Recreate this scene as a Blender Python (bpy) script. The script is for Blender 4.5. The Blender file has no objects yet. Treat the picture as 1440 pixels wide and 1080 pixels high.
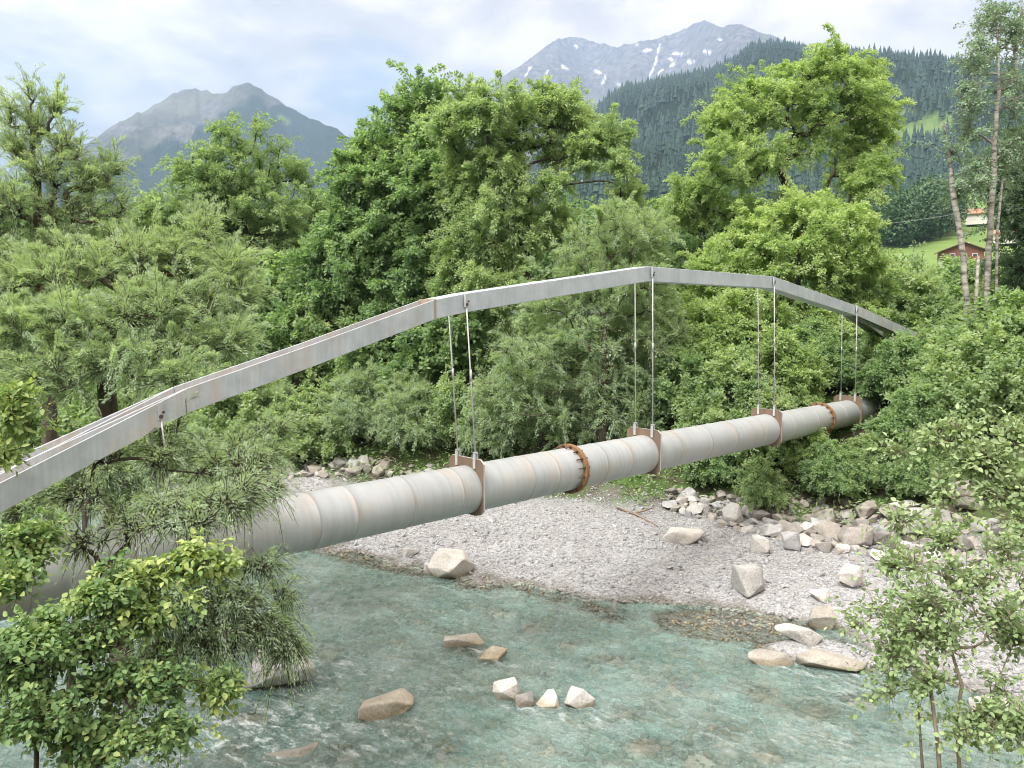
import bpy, bmesh, math, random
import numpy as np
from mathutils import Vector, Matrix, Euler

# ------------------------------------------------------------------ basics
S = bpy.context.scene
COL = S.collection
rng = np.random.default_rng(7)
random.seed(7)
f = 1100.0
PITCH = math.atan(100 / f)
cp, sp = math.cos(PITCH), math.sin(PITCH)
CAM = np.array([0, 0, 6.0])
RX, FW, UP = np.array([1.0, 0, 0]), np.array([0, cp, -sp]), np.array([0, sp, cp])


def ray(x, y):
    return FW + (x - 720) / f * RX + (540 - y) / f * UP


def P(x, y, d):
    return CAM + d * ray(x, y)


def sstep(a, b, x):
    t = np.clip((x - a) / (b - a), 0, 1)
    return t * t * (3 - 2 * t)


def unit(v):
    return v / np.maximum(np.linalg.norm(v, axis=-1, keepdims=True), 1e-9)


def _hash(ix, iy, iz):
    h = (ix.astype(np.int64) * 374761393 + iy.astype(np.int64) * 668265263 + iz.astype(np.int64) * 2147483647) & 0xFFFFFFFF
    h = ((h ^ (h >> 13)) * 1274126177) & 0xFFFFFFFF
    h = h ^ (h >> 16)
    return (h & 0xFFFFFF) / float(0xFFFFFF)


def vnoise(x, y, z=0.0):
    x, y = np.asarray(x, float), np.asarray(y, float)
    z = np.zeros_like(x) + z
    ix, iy, iz = np.floor(x), np.floor(y), np.floor(z)
    fx, fy, fz = x - ix, y - iy, z - iz
    fx, fy, fz = [t * t * (3 - 2 * t) for t in (fx, fy, fz)]
    r = 0
    for dx in (0, 1):
        for dy in (0, 1):
            for dz in (0, 1):
                w = (fx if dx else 1 - fx) * (fy if dy else 1 - fy) * (fz if dz else 1 - fz)
                r = r + w * _hash(ix + dx, iy + dy, iz + dz)
    return r * 2 - 1


def fbm(x, y, z=0.0, oct=4, gain=.5):
    a, r = 1.0, 0
    x, y = np.asarray(x, float), np.asarray(y, float)
    for k in range(oct):
        r = r + a * vnoise(x * 2 ** k + 17.3 * k, y * 2 ** k - 9.1 * k, np.asarray(z) * 2 ** k + 3.7 * k)
        a *= gain
    return r


def tag(o, label=None, cat=None, group=None, kind=None):
    if label: o['label'] = label
    if cat: o['category'] = cat
    if group: o['group'] = group
    if kind: o['kind'] = kind
    return o


def empty(name, loc=(0, 0, 0), rz=0.0):
    o = bpy.data.objects.new(name, None)
    o.empty_display_size = .3
    COL.objects.link(o)
    o.location = [float(c) for c in loc]
    o.rotation_euler = (0, 0, rz)
    return o


def mesh_np(name, verts, faces, mats, parent=None, smooth=False, attrs=None, midx=None):
    """verts (N,3); faces (M,k) array or list of such arrays."""
    me = bpy.data.meshes.new(name)
    verts = np.asarray(verts, np.float32)
    fl = faces if isinstance(faces, list) else [faces]
    fl = [np.asarray(a, np.int32) for a in fl if len(a)]
    me.vertices.add(len(verts))
    me.vertices.foreach_set('co', verts.ravel())
    nl = sum(a.size for a in fl)
    nf = sum(len(a) for a in fl)
    me.loops.add(nl)
    me.polygons.add(nf)
    me.loops.foreach_set('vertex_index', np.concatenate([a.ravel() for a in fl]))
    tot = np.concatenate([np.full(len(a), a.shape[1], np.int32) for a in fl])
    st = np.concatenate([[0], np.cumsum(tot)[:-1]]).astype(np.int32)
    me.polygons.foreach_set('loop_start', st)
    me.polygons.foreach_set('loop_total', tot)
    if midx is not None:
        me.polygons.foreach_set('material_index', np.asarray(midx, np.int32))
    if smooth:
        me.polygons.foreach_set('use_smooth', np.ones(nf, bool))
    for k, (dom, val) in (attrs or {}).items():
        a = me.attributes.new(k, 'FLOAT', dom)
        a.data.foreach_set('value', np.asarray(val, np.float32))
    for m in (mats if isinstance(mats, (list, tuple)) else [mats]):
        me.materials.append(m)
    me.update(calc_edges=True)
    me.validate()
    o = bpy.data.objects.new(name, me)
    COL.objects.link(o)
    o.parent = parent
    return o


class MB:
    """collects boxes, tubes and prisms and links them as ONE mesh"""

    def __init__(s):
        s.v, s.f, s.m, s.sm = [], [], [], []

    def add(s, vs, fs, m=0, smooth=False):
        b = len(s.v)
        s.v += [tuple(float(c) for c in q) for q in vs]
        for q in fs:
            s.f.append(tuple(i + b for i in q)); s.m.append(m); s.sm.append(smooth)

    def box(s, c, h, m=0, rz=0.0):
        vs = []
        for dx, dy, dz in [(-1, -1, -1), (1, -1, -1), (1, 1, -1), (-1, 1, -1), (-1, -1, 1), (1, -1, 1), (1, 1, 1), (-1, 1, 1)]:
            x, y = dx * h[0], dy * h[1]
            vs.append((c[0] + x * math.cos(rz) - y * math.sin(rz), c[1] + x * math.sin(rz) + y * math.cos(rz), c[2] + dz * h[2]))
        s.add(vs, [(0, 3, 2, 1), (4, 5, 6, 7), (0, 1, 5, 4), (1, 2, 6, 5), (2, 3, 7, 6), (3, 0, 4, 7)], m)

    def tube(s, pts, rad, sides=8, m=0, caps=True, smooth=True):
        pts = [np.array(q, float) for q in pts]
        rad = rad if hasattr(rad, '__len__') else [rad] * len(pts)
        vs, fs = [], []
        prev = None
        for i, q in enumerate(pts):
            d = pts[min(i + 1, len(pts) - 1)] - pts[max(i - 1, 0)]
            d = d / (np.linalg.norm(d) + 1e-9)
            a = prev if prev is not None else (np.array([0, 0, 1.0]) if abs(d[2]) < .9 else np.array([1.0, 0, 0]))
            a = a - d * (a @ d)
            a = a / (np.linalg.norm(a) + 1e-9)
            prev = a
            b = np.cross(d, a)
            for k in range(sides):
                t = 2 * math.pi * k / sides
                vs.append(q + rad[i] * (a * math.cos(t) + b * math.sin(t)))
        for i in range(len(pts) - 1):
            for k in range(sides):
                fs.append((i * sides + k, i * sides + (k + 1) % sides, (i + 1) * sides + (k + 1) % sides, (i + 1) * sides + k))
        s.add(vs, fs, m, smooth)
        if caps:
            n0 = len(s.v) - len(vs)
            s.f.append(tuple(n0 + k for k in reversed(range(sides)))); s.m.append(m); s.sm.append(False)
            e = n0 + (len(pts) - 1) * sides
            s.f.append(tuple(e + k for k in range(sides))); s.m.append(m); s.sm.append(False)

    def sweep(s, prof, path, m=0, caps=True):
        """prof: closed polygon of (y, z) offsets kept vertical along path (x, y, z)"""
        n = len(prof)
        vs = [(q[0], q[1] + a, q[2] + b) for q in path for a, b in prof]
        fs = []
        for i in range(len(path) - 1):
            for k in range(n):
                fs.append((i * n + k, (i + 1) * n + k, (i + 1) * n + (k + 1) % n, i * n + (k + 1) % n))
        if caps:
            fs.append(tuple(range(n)))
            fs.append(tuple((len(path) - 1) * n + k for k in reversed(range(n))))
        s.add(vs, fs, m)

    def build(s, name, mats, parent=None, bevel=0.0):
        me = bpy.data.meshes.new(name)
        me.from_pydata(s.v, [], s.f)
        for m in (mats if isinstance(mats, (list, tuple)) else [mats]):
            me.materials.append(m)
        me.polygons.foreach_set('material_index', s.m)
        me.polygons.foreach_set('use_smooth', s.sm)
        bm = bmesh.new(); bm.from_mesh(me)
        bmesh.ops.recalc_face_normals(bm, faces=bm.faces)
        bm.to_mesh(me); bm.free()
        me.update()
        o = bpy.data.objects.new(name, me)
        COL.objects.link(o)
        o.parent = parent
        if bevel:
            b = o.modifiers.new('bevel', 'BEVEL'); b.width = bevel; b.segments = 2; b.limit_method = 'ANGLE'
        return o


def copy_tree(o, parent=None):
    c = o.copy(); COL.objects.link(c)
    c.parent = parent
    for ch in list(o.children):
        copy_tree(ch, c)
    return c


# ------------------------------------------------------------------ materials
class NT:
    def __init__(s, name):
        s.m = bpy.data.materials.new(name); s.m.use_nodes = True
        s.t = s.m.node_tree; s.t.nodes.clear()
        s.out = s.n('ShaderNodeOutputMaterial')

    def n(s, typ, **kw):
        nd = s.t.nodes.new(typ)
        for k, v in kw.items(): setattr(nd, k, v)
        return nd

    def l(s, a, b): s.t.links.new(a, b)

    def put(s, sock, v):
        if hasattr(v, 'is_linked'): s.l(v, sock)
        else: sock.default_value = v

    def pos(s, kind='Object'):
        if kind == 'World': return s.n('ShaderNodeNewGeometry').outputs['Position']
        return s.n('ShaderNodeTexCoord').outputs[kind]

    def mapv(s, v, scale=(1, 1, 1), rot=(0, 0, 0)):
        q = s.n('ShaderNodeMapping'); s.l(v, q.inputs[0]); q.inputs['Scale'].default_value = scale; q.inputs['Rotation'].default_value = rot
        return q.outputs[0]

    def noise(s, v, scale, detail=4, rough=.55, dist=0.0):
        q = s.n('ShaderNodeTexNoise'); s.l(v, q.inputs['Vector'])
        q.inputs['Scale'].default_value = scale; q.inputs['Detail'].default_value = detail
        q.inputs['Roughness'].default_value = rough; q.inputs['Distortion'].default_value = dist
        return q.outputs['Fac']

    def voro(s, v, scale, out='Distance', feature='F1', rnd=1.0):
        q = s.n('ShaderNodeTexVoronoi', feature=feature); s.l(v, q.inputs['Vector']); q.inputs['Scale'].default_value = scale
        q.inputs['Randomness'].default_value = rnd
        return q.outputs[out]

    def ramp(s, fac, stops, interp='LINEAR'):
        q = s.n('ShaderNodeValToRGB'); q.color_ramp.interpolation = interp
        e = q.color_ramp.elements
        while len(e) < len(stops): e.new(.5)
        for i, (p, c) in enumerate(stops):
            e[i].position = p
            e[i].color = (c, c, c, 1) if not hasattr(c, '__len__') else (*c, 1)
        s.put(q.inputs[0], fac)
        return q.outputs[0]

    def mix(s, fac, a, b, mode='MIX'):
        q = s.n('ShaderNodeMix', data_type='RGBA', blend_type=mode)
        s.put(q.inputs[0], fac)
        for i, v in ((6, a), (7, b)):
            if hasattr(v, 'is_linked'): s.l(v, q.inputs[i])
            else: q.inputs[i].default_value = (*v, 1) if len(v) == 3 else v
        return q.outputs[2]

    def math(s, op, a, b=0.0, clamp=False):
        q = s.n('ShaderNodeMath', operation=op); q.use_clamp = clamp
        s.put(q.inputs[0], a); s.put(q.inputs[1], b)
        return q.outputs[0]

    def attr(s, name):
        return s.n('ShaderNodeAttribute', attribute_name=name).outputs['Fac']

    def bump(s, h, strength=.5, dist=.02, normal=None):
        q = s.n('ShaderNodeBump'); s.l(h, q.inputs['Height'])
        q.inputs['Strength'].default_value = strength; q.inputs['Distance'].default_value = dist
        if normal is not None: s.l(normal, q.inputs['Normal'])
        return q.outputs[0]

    def sep(s, v):
        q = s.n('ShaderNodeSeparateXYZ'); s.l(v, q.inputs[0]); return q.outputs

    def principled(s, color, rough=.6, metal=0.0, spec=.5, normal=None):
        if s.m.name in TONE and hasattr(color, 'is_linked'):
            color = s.mix(1.0, color, TONE[s.m.name], 'MULTIPLY')
        q = s.n('ShaderNodeBsdfPrincipled')
        s.put(q.inputs['Base Color'], color if hasattr(color, 'is_linked') else (*color, 1))
        s.put(q.inputs['Roughness'], rough); s.put(q.inputs['Metallic'], metal)
        q.inputs['Specular IOR Level'].default_value = spec
        if normal is not None: s.l(normal, q.inputs['Normal'])
        return q.outputs[0]

    def done(s, sh):
        s.l(sh, s.out.inputs['Surface']); return s.m


TONE = {'ground': (.77, .80, .83), 'pebble': (.77, .80, .83), 'bed_pebble': (.95, 1.02, 1.08), 'rock_pale': (.93, .95, .99), 'rock_grey': (.90, .92, .95), 'rock_brown': (.90, .91, .93), 'rock_ochre': (.92, .94, .98),
        'pipe_steel': (1.02, 1.04, 1.06), 'galvanised_beam': (1.1, 1.14, 1.18), 'galvanised_rusty': (1.1, 1.14, 1.18)}


def leaf_material(name, dark, mid, light, back=None, trans=.35):
    dark, mid, light = [(min(.8, q[0] * 1.17), min(.8, q[1] * 1.16), q[2] * 1.78) for q in (dark, mid, light)]
    t = NT(name)
    c = t.ramp(t.attr('tint'), [(0, dark), (.5, mid), (1, light)])
    if back:
        c = t.mix(t.n('ShaderNodeNewGeometry').outputs['Backfacing'], c, back)
    d = t.principled(c, .55, 0, .2)
    tr = t.n('ShaderNodeBsdfTranslucent')
    t.l(t.mix(1.0, c, (1.12, 1.24, .62), 'MULTIPLY'), tr.inputs[0])
    mx = t.n('ShaderNodeMixShader'); mx.inputs[0].default_value = trans
    t.l(d, mx.inputs[1]); t.l(tr.outputs[0], mx.inputs[2])
    return t.done(mx.outputs[0])


def bark_material(name, a, b, scale=6):
    t = NT(name)
    v = t.mapv(t.pos(), (1, 1, .25))
    n = t.noise(v, scale, 6, .65)
    c = t.ramp(n, [(.3, a), (.7, b)])
    return t.done(t.principled(c, .9, 0, .2, t.bump(t.noise(v, scale * 3, 5), .6, .03)))


M = {}
M['leaf_green'] = leaf_material('leaf_green', (.165, .24, .09), (.29, .385, .14), (.44, .51, .205), trans=.56)
M['leaf_dark'] = leaf_material('leaf_dark', (.135, .215, .085), (.235, .34, .12), (.36, .45, .17), trans=.58)
M['leaf_lime'] = leaf_material('leaf_lime', (.21, .295, .09), (.345, .445, .14), (.49, .56, .205), trans=.56)
M['leaf_willow'] = leaf_material('leaf_willow', (.235, .325, .15), (.375, .475, .235), (.53, .61, .33), back=(.41, .49, .31), trans=.56)
M['leaf_alder'] = leaf_material('leaf_alder', (.15, .23, .075), (.245, .335, .105), (.37, .45, .165), back=(.32, .39, .23))
M['leaf_near'] = leaf_material('leaf_near', (.085, .16, .045), (.165, .26, .07), (.37, .44, .11))
M['leaf_birch'] = leaf_material('leaf_birch', (.15, .22, .105), (.22, .31, .145), (.31, .40, .20))
M['bark'] = bark_material('bark', (.022, .019, .016), (.075, .064, .05))
M['bark_willow'] = bark_material('bark_willow', (.045, .038, .028), (.13, .11, .085))
M['bark_pale'] = bark_material('bark_pale', (.10, .085, .06), (.24, .21, .16))


def birch_bark():
    t = NT('bark_birch')
    p = t.pos()
    n = t.noise(t.mapv(p, (1.5, 1.5, 5)), 2.0, 5, .7)
    c = t.ramp(n, [(.34, (.04, .035, .03)), (.46, (.22, .205, .18)), (.6, (.37, .355, .32)), (.8, (.45, .435, .40))])
    return t.done(t.principled(c, .8, 0, .25, t.bump(n, .4, .02)))


M['bark_birch'] = birch_bark()


def rock_material(name, a, b, wet=True):
    t = NT(name)
    p = t.pos('World')
    n = t.noise(p, 2.3, 7, .62)
    oi = t.n('ShaderNodeObjectInfo').outputs['Random']
    c = t.ramp(n, [(.3, a), (.68, b)])
    c = t.mix(1.0, c, t.ramp(oi, [(0, (.74, .74, .76)), (.5, (1, .97, .92)), (1, (1.12, 1.06, .98))]), 'MULTIPLY')
    sp_ = t.ramp(t.noise(p, 26, 3, .7), [(.35, .8), (.6, 1.08)])
    c = t.mix(1.0, c, sp_, 'MULTIPLY')
    z = t.sep(p)[2]
    zz = t.math('ADD', z, t.math('MULTIPLY', t.math('SUBTRACT', t.noise(p, 5, 3), .5), .12))
    r = .85
    if wet:   # algae and water line
        w = t.ramp(zz, [(.04, 1.0), (.13, 0.0)])
        c = t.mix(w, c, t.mix(1.0, c, (.80, .74, .62), 'MULTIPLY'))
    h = t.math('ADD', t.noise(p, 7, 8, .75), t.math('MULTIPLY', t.ramp(t.voro(p, 3.2, feature='DISTANCE_TO_EDGE'), [(0, 0.0), (.05, 1.0)]), .12))
    return t.done(t.principled(c, r, 0, .3, t.bump(h, .55, .06)))


M['rock_pale'] = rock_material('rock_pale', (.40, .39, .365), (.58, .57, .545))
M['rock_grey'] = rock_material('rock_grey', (.31, .31, .305), (.46, .46, .45))
M['rock_brown'] = rock_material('rock_brown', (.24, .227, .208), (.405, .385, .36))
M['rock_ochre'] = rock_material('rock_ochre', (.33, .30, .245), (.52, .485, .415))


def pebble_material(name, mul=(1, 1, 1)):
    t = NT(name)
    c = t.ramp(t.attr('tint'), [(0, (.18, .172, .17)), (.25, (.315, .308, .302)), (.6, (.405, .398, .392)), (.85, (.47, .462, .455)), (1, (.58, .57, .56))])
    c = t.mix(1.0, c, mul, 'MULTIPLY')
    z = t.sep(t.pos('World'))[2]
    w = t.ramp(z, [(.02, 1.0), (.08, 0.0)])
    c = t.mix(w, c, t.mix(1.0, c, (.50, .45, .37), 'MULTIPLY'))
    return t.done(t.principled(c, .85, 0, .3))


M['pebble'] = pebble_material('pebble')
M['bed_pebble'] = pebble_material('bed_pebble', (1.0, .93, .72))


def ground_material():
    t = NT('ground')
    p = t.pos('World')
    big = t.noise(p, .5, 5, .6)
    v1 = t.voro(p, 17, 'Color'); v2 = t.voro(p, 38, 'Color')
    cell = t.math('ADD', t.math('MULTIPLY', t.sep(v1)[0], .5), t.math('MULTIPLY', t.sep(v2)[1], .5))
    g = t.ramp(cell, [(.05, (.18, .174, .17)), (.35, (.33, .322, .315)), (.6, (.405, .396, .388)), (.95, (.54, .53, .515))])
    g = t.mix(1.0, g, t.ramp(big, [(.3, (.84, .82, .79)), (.65, (1.06, 1.05, 1.04))]), 'MULTIPLY')
    z = t.math('ADD', t.sep(p)[2], t.math('MULTIPLY', t.math('SUBTRACT', t.noise(p, 1.6, 5), .5), .12))
    wet = t.ramp(z, [(.015, 1.0), (.065, 0.0)])
    g = t.mix(wet, g, t.mix(1.0, g, (.44, .40, .33), 'MULTIPLY'))
    bed = t.ramp(t.math('ADD', cell, t.math('MULTIPLY', t.math('SUBTRACT', t.noise(p, 1.1, 5), .5), 1.2)),
                 [(.1, (.115, .14, .12)), (.5, (.23, .255, .21)), (.9, (.40, .41, .345))])
    bedm = t.ramp(z, [(-.12, 1.0) if False else (0.0, 1.0), (.03, 0.0)])
    g = t.mix(bedm, g, bed)
    soil = t.ramp(t.noise(p, 3, 6, .7), [(.3, (.045, .038, .026)), (.7, (.15, .125, .085))])
    grass = t.ramp(t.noise(p, .9, 8, .75), [(.3, (.045, .085, .02)), (.7, (.12, .19, .045))])
    veg = t.mix(t.ramp(t.noise(p, 1.4, 5), [(.42, 0.0), (.58, 1.0)]), soil, grass)
    c = t.mix(t.attr('veg'), g, veg)
    mead = t.ramp(t.noise(p, .05, 6, .6), [(.3, (.13, .22, .045)), (.7, (.23, .32, .085))])
    c = t.mix(t.attr('meadow'), c, mead)
    h = t.math('ADD', t.math('MULTIPLY', t.voro(p, 17), 1.0), t.math('MULTIPLY', t.voro(p, 38), .5))
    return t.done(t.principled(c, .9, 0, .25, t.bump(h, .5, .04)))


def metal_paint(name, a, b, rust=.0, streak=True, rough=.45, metal=.25):
    t = NT(name)
    p = t.pos()
    st = t.noise(t.mapv(p, (9, 9, .7)), 2.2, 6, .65)
    fine = t.noise(p, 3.0, 6, .6)
    c = t.ramp(t.math('ADD', t.math('MULTIPLY', st, .38), t.math('MULTIPLY', fine, .62)), [(.30, a), (.66, b)])
    if rust:
        r = t.ramp(t.noise(t.mapv(p, (2.2, 2.2, .8)), 1.3, 6, .65), [(.5, 0.0), (.74, rust)])
        c = t.mix(r, c, (.42, .27, .15))
    rr = t.ramp(fine, [(.3, rough - .08), (.7, rough + .14)])
    return t.done(t.principled(c, rr, metal, .5, t.bump(t.noise(p, 18, 4), .08, .01)))


def pipe_material():
    t = NT('pipe_steel')
    p = t.pos()
    x, y, z = t.sep(p)
    st = t.noise(t.mapv(p, (9, .6, .6)), 2.0, 6, .62)
    big = t.noise(p, .9, 5, .6)
    c = t.ramp(t.math('ADD', t.math('MULTIPLY', st, .55), t.math('MULTIPLY', big, .45)), [(.32, (.315, .33, .33)), (.5, (.385, .40, .40)), (.68, (.445, .46, .455))])
    # blotchy rust tint, own shape, stronger next to the weld seams
    seam = t.attr('seam')
    rb = t.math('MULTIPLY', t.ramp(t.noise(t.mapv(p, (1.6, 1, 1)), 1.5, 6, .6), [(.5, 0.0), (.72, 1.0)]), t.math('ADD', t.math('MULTIPLY', seam, .24), .14))
    c = t.mix(rb, c, (.50, .33, .19))
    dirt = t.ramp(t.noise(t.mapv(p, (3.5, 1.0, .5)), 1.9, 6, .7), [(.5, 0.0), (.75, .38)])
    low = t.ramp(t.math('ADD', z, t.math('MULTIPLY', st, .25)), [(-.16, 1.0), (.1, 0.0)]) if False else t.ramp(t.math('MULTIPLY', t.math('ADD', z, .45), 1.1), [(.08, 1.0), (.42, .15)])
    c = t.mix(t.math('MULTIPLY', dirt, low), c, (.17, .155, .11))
    c = t.mix(t.math('MULTIPLY', t.attr('weld'), .45), c, (.24, .22, .19))
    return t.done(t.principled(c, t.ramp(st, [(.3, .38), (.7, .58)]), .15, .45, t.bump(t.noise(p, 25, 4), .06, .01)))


M['ground'] = ground_material()
M['pipe'] = pipe_material()
M['galv'] = metal_paint('galvanised_beam', (.31, .335, .36), (.48, .505, .53), .0, metal=.1)
M['galv_rust'] = metal_paint('galvanised_rusty', (.29, .31, .33), (.48, .505, .525), .4, metal=.1)
M['web'] = metal_paint('beam_web', (.20, .15, .10), (.36, .31, .26), .95, rough=.8, metal=0)
M['rust'] = metal_paint('rust', (.15, .08, .038), (.34, .19, .09), .4, rough=.85, metal=0)
M['plate'] = metal_paint('brown_plate', (.13, .09, .062), (.215, .155, .11), .3, rough=.75, metal=0)
M['plate_edge'] = metal_paint('plate_edge', (.45, .44, .43), (.62, .61, .60), .2)
M['bolt'] = metal_paint('dark_bolt', (.03, .025, .022), (.12, .08, .06), .2, rough=.6)
M['rod'] = metal_paint('rod_steel', (.42, .43, .43), (.60, .61, .61), .12)


def simple(name, a, b, scale=2.0, rough=.8):
    t = NT(name)
    return t.done(t.principled(t.ramp(t.noise(t.pos(), scale, 5), [(.3, a), (.7, b)]), rough, 0, .3))


M['driftwood'] = simple('driftwood', (.13, .09, .06), (.28, .21, .15), 5)
M['wall_white'] = simple('wall_white', (.58, .56, .52), (.72, .70, .66))
M['timber_red'] = simple('timber_red', (.14, .062, .04), (.22, .095, .06), 1.5)
M['roof_brown'] = simple('roof_brown', (.10, .06, .045), (.19, .12, .09))
M['roof_red'] = simple('roof_red', (.38, .15, .09), (.52, .24, .15))
M['roof_grey'] = simple('roof_grey', (.16, .16, .17), (.27, .27, .28))
M['glass'] = simple('window_glass', (.03, .035, .04), (.08, .09, .10), 1, .15)
M['white_paint'] = simple('white_paint', (.70, .70, .70), (.8, .8, .8))
M['wire'] = simple('wire', (.25, .25, .26), (.35, .35, .36))
M['needles'] = leaf_material('needles', (.014, .036, .020), (.026, .055, .027), (.045, .08, .034), trans=.1)
M['wood_far'] = leaf_material('wood_far', (.035, .075, .028), (.06, .115, .036), (.10, .16, .05), trans=.15)

# ------------------------------------------------------------------ terrain
SHORE = np.array([(-60, 32), (-30, 27), (-16, 24), (-10, 22.4), (-6.5, 21), (-4.63, 19.9), (-2, 17.95), (-.32, 17.2), (1.2, 16.15), (2.6, 15.5),
                  (3.9, 15.45), (5.2, 15.1), (6.0, 14.4), (6.6, 13.2), (7.0, 12.1), (7.9, 10.9), (9.2, 9.6), (12, 6), (18, -1), (30, -14)], float)
BANK = np.array([(-60, 37), (-30, 31), (-14, 27.5), (-7.6, 25.9), (-2.7, 24.7), (2.7, 22.3), (5.4, 21.0), (9.7, 19.7), (11.5, 17.2), (14, 13), (18, 7), (24, 1), (36, -12)], float)
NEAR = np.array([(60, -40), (22, -16), (12, -4), (7, 3), (4.2, 6.7), (2, 7.4), (-2, 7.5), (-4.7, 7.9), (-7, 9.4), (-12, 11), (-30, 14.5), (-60, 18)], float)


def sdist(x, y, pl):
    """signed distance to a polyline, positive on its left side"""
    best = np.full(x.shape, 1e18); sg = np.ones(x.shape)
    for a, b in zip(pl[:-1], pl[1:]):
        d = b - a; L2 = d @ d
        t = np.clip(((x - a[0]) * d[0] + (y - a[1]) * d[1]) / L2, 0, 1)
        px, py = x - (a[0] + t * d[0]), y - (a[1] + t * d[1])
        q = px * px + py * py
        m = q < best - 1e-9
        best = np.where(m, q, best)
        sg = np.where(m, np.sign(d[0] * py - d[1] * px + 1e-12), sg)
    return np.sqrt(best) * sg


def terrain(x, y):
    x, y = np.atleast_1d(np.asarray(x, float)), np.atleast_1d(np.asarray(y, float))
    nz = fbm(x * .7, y * .7, 0, 4)
    n2 = fbm(x * 2.3, y * 2.3, 5, 3)
    ds = sdist(x, y, SHORE) + nz * .28
    db = sdist(x, y, BANK) + nz * .35
    dn = sdist(x, y, NEAR) + nz * .25
    r = np.hypot(x, y)
    bed = -(.04 + .58 * sstep(0, 3.0, np.minimum(-ds, -dn))) + n2 * .035 + nz * .08 + .08 * vnoise(x * .45, y * .6, 9)
    bar = .02 + .11 * np.clip(ds, 0, 3) + .06 * np.clip(ds - 3, 0, 8) + n2 * .03 + nz * .05 * sstep(0, 2, ds)
    far = bar + 2.4 * sstep(-.4, 6.2, db) + .25 * nz * sstep(0, 3, db)
    near = .03 + .46 * np.clip(dn, 0, 8.5) + nz * .12
    left = sstep(-4.0, -6.0, x) * sstep(0, 1.5, dn) * 1.5
    z = np.where(ds > 0, far, np.where(dn > 0, near + left, bed))
    # shallow shelf of wet gravel and the gravel spit
    g = np.exp(-(((x - 4.3) / 1.7) ** 2 + ((y - 14.7) / .95) ** 2))
    z = np.where(ds > 0, z, np.maximum(z, -.10 + .105 * g + n2 * .02 - .5 * (1 - sstep(.05, .5, g))))
    a = math.radians(-22)
    lx, ly = (x - 5.55) * math.cos(a) + (y - 13.25) * math.sin(a), -(x - 5.55) * math.sin(a) + (y - 13.25) * math.cos(a)
    sp_ = .30 * sstep(1.0, .35, np.sqrt((lx / 1.55) ** 2 + (ly / .62) ** 2)) - .12
    z = np.where((ds < .6) & (sp_ > z), sp_ + n2 * .02, z)
    # hillside on the right of the valley
    px = 720 + f * x / np.maximum(y, 1.0)
    w = sstep(900, 1260, px) * (y > 20)
    z = z + w * .175 * np.clip(r - 172, 0, 760) + sstep(30, 120, r) * .6
    z = z + sstep(60, 200, r) * fbm(x * .012, y * .012, 2, 3) * .6
    return z


def H(x, y): return float(terrain(x, y)[0])


def GH(px, py):
    """where the sight line of a pixel meets the terrain"""
    r = ray(px, py)
    ts = np.linspace(5, 60, 1200)
    q = CAM[None] + r[None] * ts[:, None]
    z = np.maximum(terrain(q[:, 0], q[:, 1]), -0.02)
    k = int(np.argmax(q[:, 2] < z))
    return q[k], ts[k]


def lines(a, b, step, lo, hi, k=1.085):
    c = list(np.arange(a, b + 1e-6, step))
    s_, q = step, c[-1]
    while q < hi:
        s_ *= k; q += s_; c.append(q)
    s_, q = step, c[0]
    while q > lo:
        s_ *= k; q -= s_; c.insert(0, q)
    return np.array(c)


def grid_faces(nx, ny):
    i = np.arange(nx * ny).reshape(ny, nx)
    return np.stack([i[:-1, :-1].ravel(), i[:-1, 1:].ravel(), i[1:, 1:].ravel(), i[1:, :-1].ravel()], 1)


xs = lines(-14, 14, .13, -8500, 8500)
ys = lines(7, 27, .13, -420, 8500)
X, Y = np.meshgrid(xs, ys)
Z = terrain(X.ravel(), Y.ravel())
dbk = sdist(X.ravel(), Y.ravel(), BANK) + .5 * fbm(X.ravel() * .9, Y.ravel() * .9, 4, 3)
dnr = sdist(X.ravel(), Y.ravel(), NEAR)
veg = np.maximum(sstep(-.5, .6, dbk), sstep(.6, 1.6, dnr))
mead = sstep(100, 150, np.hypot(X.ravel(), Y.ravel()))
g = mesh_np('ground', np.stack([X.ravel(), Y.ravel(), Z], 1), grid_faces(len(xs), len(ys)), M['ground'], smooth=True,
            attrs={'veg': ('POINT', veg), 'meadow': ('POINT', mead)})
tag(g, 'pale gravel bar, river banks and green valley floor under everything', 'ground', kind='structure')


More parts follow.
